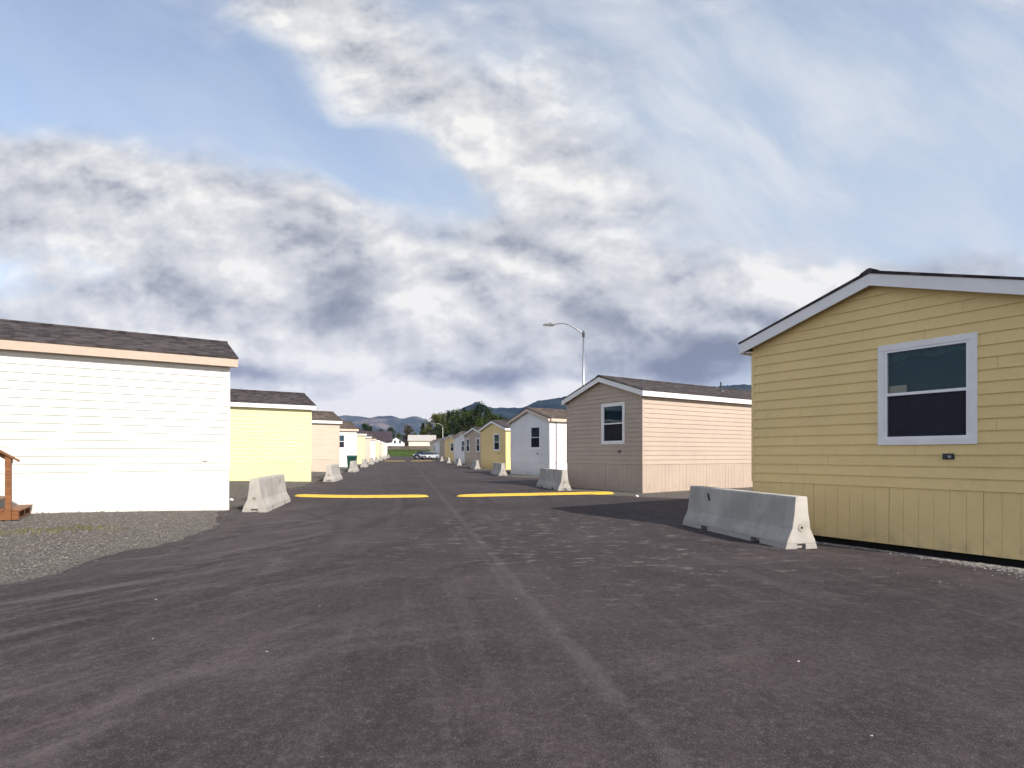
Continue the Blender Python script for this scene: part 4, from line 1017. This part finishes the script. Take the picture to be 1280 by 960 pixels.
# ------------------------------------------------------------------ mountains
def hill_mat(name, a, b_):
    m, t, b = mat(name); p = geopos(t)
    n = t.noise(p, 0.004, 8, 0.65); n2 = t.noise(t.mapping(p, scale=(1, 1, 3)), 0.0016, 6, 0.6)
    c = t.mix(t.ramp(n, 0.38, 0.62), a, tuple(v*2.2 for v in a)); c = t.mix(t.math('MULTIPLY', t.ramp(n2, 0.52, 0.66), 0.85), c, b_)
    t.put(b.inputs['Base Color'], c); b.inputs['Roughness'].default_value = 1.0; b.inputs['Specular IOR Level'].default_value = 0.0; return m
def ridge(name, pts, Y, depth, m, seed, rough=1.0):
    """pts: (photo x, photo y) of the skyline, stood up as a ridge at its real distance and height"""
    mb = MB(); x0, x1 = pts[0][0], pts[-1][0]; N = 520; K = 24
    for i in range(N+1):
        xq = x0+(x1-x0)*i/N
        for (a, ya), (b, yb) in zip(pts, pts[1:]):
            if a <= xq <= b: tq = (xq-a)/(b-a); yq = ya+(yb-ya)*tq; break
        yq += 1.6*noise.noise(Vector((xq*0.13, seed, 5)))+1.0*noise.noise(Vector((xq*0.37, seed, 9)))
        H = max(0, (568-yq)/F*Y); X = (xq-640)/F*Y
        for k in range(K+1):
            s = k/K; y = Y-depth*(1-s) if s <= 1 else Y
            sp = 1-s
            prof_ = (s**1.25)
            spur = abs(noise.noise(Vector((X*0.0011+s*0.3, seed, 0))))*1.1+0.7*abs(noise.noise(Vector((X*0.0035, s*1.5+seed, 1))))+0.35*abs(noise.noise(Vector((X*0.009, s*3+seed, 2))))
            z = H*prof_*(1-0.55*spur*math.sin(math.pi*min(1, s))) + rough*H*0.05*s*(1-s)*4*noise.noise(Vector((X*0.012, s*6, seed)))
            mb.v.append((X*(y/Y)**0.0, y, z-5*(1-s)))
        mb.v.append((X, Y+depth*0.8, -5))
    n = K+2; mb.f = [(i*n+j, (i+1)*n+j, (i+1)*n+j+1, i*n+j+1) for i in range(N) for j in range(n-1)]
    tag(mb.build(name, m, smooth=True, fix=False), kind='structure')
hm1 = hill_mat('hill_forest', (0.011, 0.017, 0.016), (0.030, 0.036, 0.026)); hm2 = hill_mat('hill_far', (0.026, 0.032, 0.030), (0.17, 0.145, 0.12))
ridge('hills', [(-900, 560), (-500, 535), (-200, 548), (100, 538), (300, 530), (380, 524), (431, 519), (447, 520), (461, 522.5), (474, 520), (488, 519.2), (500, 523), (508, 522), (518, 520), (524, 520.5), (534, 525), (545, 534), (580, 530), (640, 540), (900, 545), (1300, 530), (1900, 552)], 9000, 3200, hm2, 3.0)
ridge('hills', [(500, 567), (530, 549), (545, 533), (556, 526), (567, 516.5), (575, 511.5), (578, 510), (582, 508.5), (590, 504.5), (595, 502.3), (601, 504), (608, 507.5), (616, 509.5), (630, 509.3), (645, 509.8), (655, 509), (668, 502.5), (680, 499.5), (700, 497), (730, 490), (780, 478), (850, 486), (930, 480), (1050, 500), (1250, 490), (1500, 520), (1900, 556)], 5600, 2400, hm1, 8.0)

# ------------------------------------------------------------------ stones, grit and weeds
def stones(name, spots, m, label, seed):
    rr = random.Random(seed); mb = MB()
    ico = [(0, 0, 1), (.9, 0, .45), (.28, .85, .45), (-.72, .53, .45), (-.72, -.53, .45), (.28, -.85, .45), (.72, .53, -.45), (-.28, .85, -.45), (-.9, 0, -.45), (-.28, -.85, -.45), (.72, -.53, -.45), (0, 0, -1)]
    fc = [(0,1,2),(0,2,3),(0,3,4),(0,4,5),(0,5,1),(1,6,2),(2,7,3),(3,8,4),(4,9,5),(5,10,1),(6,7,2),(7,8,3),(8,9,4),(9,10,5),(10,6,1),(11,7,6),(11,8,7),(11,9,8),(11,10,9),(11,6,10)]
    for (x, y, s) in spots:
        a = rr.uniform(0, 6.28); ca, sa = math.cos(a), math.sin(a); kx, ky, kz = rr.uniform(.7, 1.3), rr.uniform(.6, 1.0), rr.uniform(.45, .8); z = G(x, y)+s*0.3*kz
        mb.add([(x+s*(ca*p[0]*kx-sa*p[1]*ky), y+s*(sa*p[0]*kx+ca*p[1]*ky), z+s*p[2]*kz) for p in [(q[0]*rr.uniform(.8, 1.15), q[1]*rr.uniform(.8, 1.15), q[2]) for q in ico]], fc)
    o = mb.build(name, m, fix=False); tag(o, label, 'stones', kind='stuff'); return o
def stone_mat(name, a, b_):
    m, t, b = mat(name); p = geopos(t); c = t.sep(t.voro(p, 30, out='Color'))[0]
    t.put(b.inputs['Base Color'], t.mix(c, a, b_)); b.inputs['Roughness'].default_value = .9; return m
rr = random.Random(77); sp = []
for i in range(1300):
    y = 2.3+16*rr.random()**1.3; x = rr.uniform(-0.95, 0.95)*y; u = x+.194*y
    if -4.2 < u < 6.4: sp.append((x, y, rr.uniform(.003, .008) if rr.random() < .93 else rr.uniform(.008, .013)))
for i in range(500):        # grit gathered in patches ahead of the right barrier
    c = rr.choice([(1.6, 11.5), (2.2, 10.0), (2.8, 8.6), (3.4, 8.3), (4.2, 7.6), (5.0, 6.6), (2.9, 7.4), (0.6, 13.5)]); sp.append((c[0]+rr.gauss(0, .28), c[1]+rr.gauss(0, .30), rr.uniform(.003, .009)))
stones('pebbles', sp, stone_mat('pebble_pale', (0.16, 0.14, 0.13), (0.55, 0.51, 0.48)), 'scattered pale pebbles and grit lying on the asphalt', 1)
sp = []
for i in range(7000):       # pale gravel strip along the nearest yellow home
    t_ = -3.0+6.2*rr.random()**0.75*1.0; off = abs(rr.gauss(0, 1))
    base = Vector((5.75, 9.55))+Vector((.546, -.838))*(t_+1.6); wd = .10+.62*sstep(-1.0, 3.0, t_)
    q = base-eL*(0.15+off*wd*.75); sp.append((q.x, q.y, rr.uniform(.007, .019)))
stones('gravel_strip', sp, stone_mat('gravel_pale', (0.08, 0.072, 0.068), (0.34, 0.315, 0.29)), 'pale loose gravel along the foot of the nearest yellow home', 2)
sp = []
for i in range(13000):       # gravel bed before the nearest white home
    x = rr.uniform(-13, -5.6); y = rr.uniform(5.5, 15); u = x+.194*y
    if u > -4.7+.75*sstep(13.5, 10.5, y)-.45*sstep(9.5, 6.5, y)+abs(rr.gauss(0, .14))+(rr.random()**6)*1.6: continue
    sp.append((x, y, rr.uniform(.005, .015)))
stones('gravel', sp, stone_mat('gravel_mixed', (0.085, 0.077, 0.072), (0.27, 0.25, 0.23)), 'grey gravel bed in front of the nearest white home', 3)
wd = MB(); wr = random.Random(9)
for i in range(330):
    cx, cy = wr.choice([(-7.75, 9.75), (-8.1, 9.35), (-8.25, 8.85), (-7.7, 9.3), (-8.4, 8.4), (-7.3, 10.0)]); x = cx+wr.gauss(0, .22); y = cy+wr.gauss(0, .22); z = G(x, y)-.01
    for k in range(3):
        a = wr.uniform(0, 6.28); L = wr.uniform(.02, .06); wd.v += [(x, y, z), (x+.006, y+.006, z), (x+math.cos(a)*L, y+math.sin(a)*L, z+wr.uniform(.02, .05))]; q = len(wd.v); wd.f.append((q-3, q-2, q-1))
tag(wd.build('weeds', leaf_mat('weed', (0.09, 0.09, 0.025), (0.17, 0.15, 0.05)), fix=False), 'sparse yellowish weeds growing in the left gravel', 'weeds', kind='stuff')
def rock(X, Y, s, label):
    m = MB(); m.lathe(0, 0, [(s*.5, 0), (s*.75, s*.25), (s*.7, s*.6), (s*.35, s*.95)], 7); o = m.build('stone', plain('white_stone', (0.66, 0.62, 0.6), .8), bevel=.01); o.location = (X, Y, G(X, Y)-.01); o.rotation_euler = (0.1, .2, 1)
    tag(o, label, 'stone')
rock(px(796, 18.6), 18.6, .085, 'small white stone lying near the corner of the pinkish beige home')
rock(px(289, 15.9), 15.9, .08, 'small white stone lying by the corner of the nearest white home')

# ------------------------------------------------------------------ haze in the air
hz = MB(); hz.box(-14500, 14500, -2000, 11700, -6.5, 1300)
hm = bpy.data.materials.new('air_haze'); hm.use_nodes = True; ht = NT(hm.node_tree); ht.n.clear()
ho = ht.new('ShaderNodeOutputMaterial'); pv = ht.new('ShaderNodeVolumePrincipled')
pv.inputs['Color'].default_value = (0.34, 0.48, 1.0, 1); pv.inputs['Density'].default_value = 2.5e-5; pv.inputs['Anisotropy'].default_value = 0.0
ht.l.new(pv.outputs[0], ho.inputs['Volume'])
tag(hz.build('haze', hm), kind='stuff')
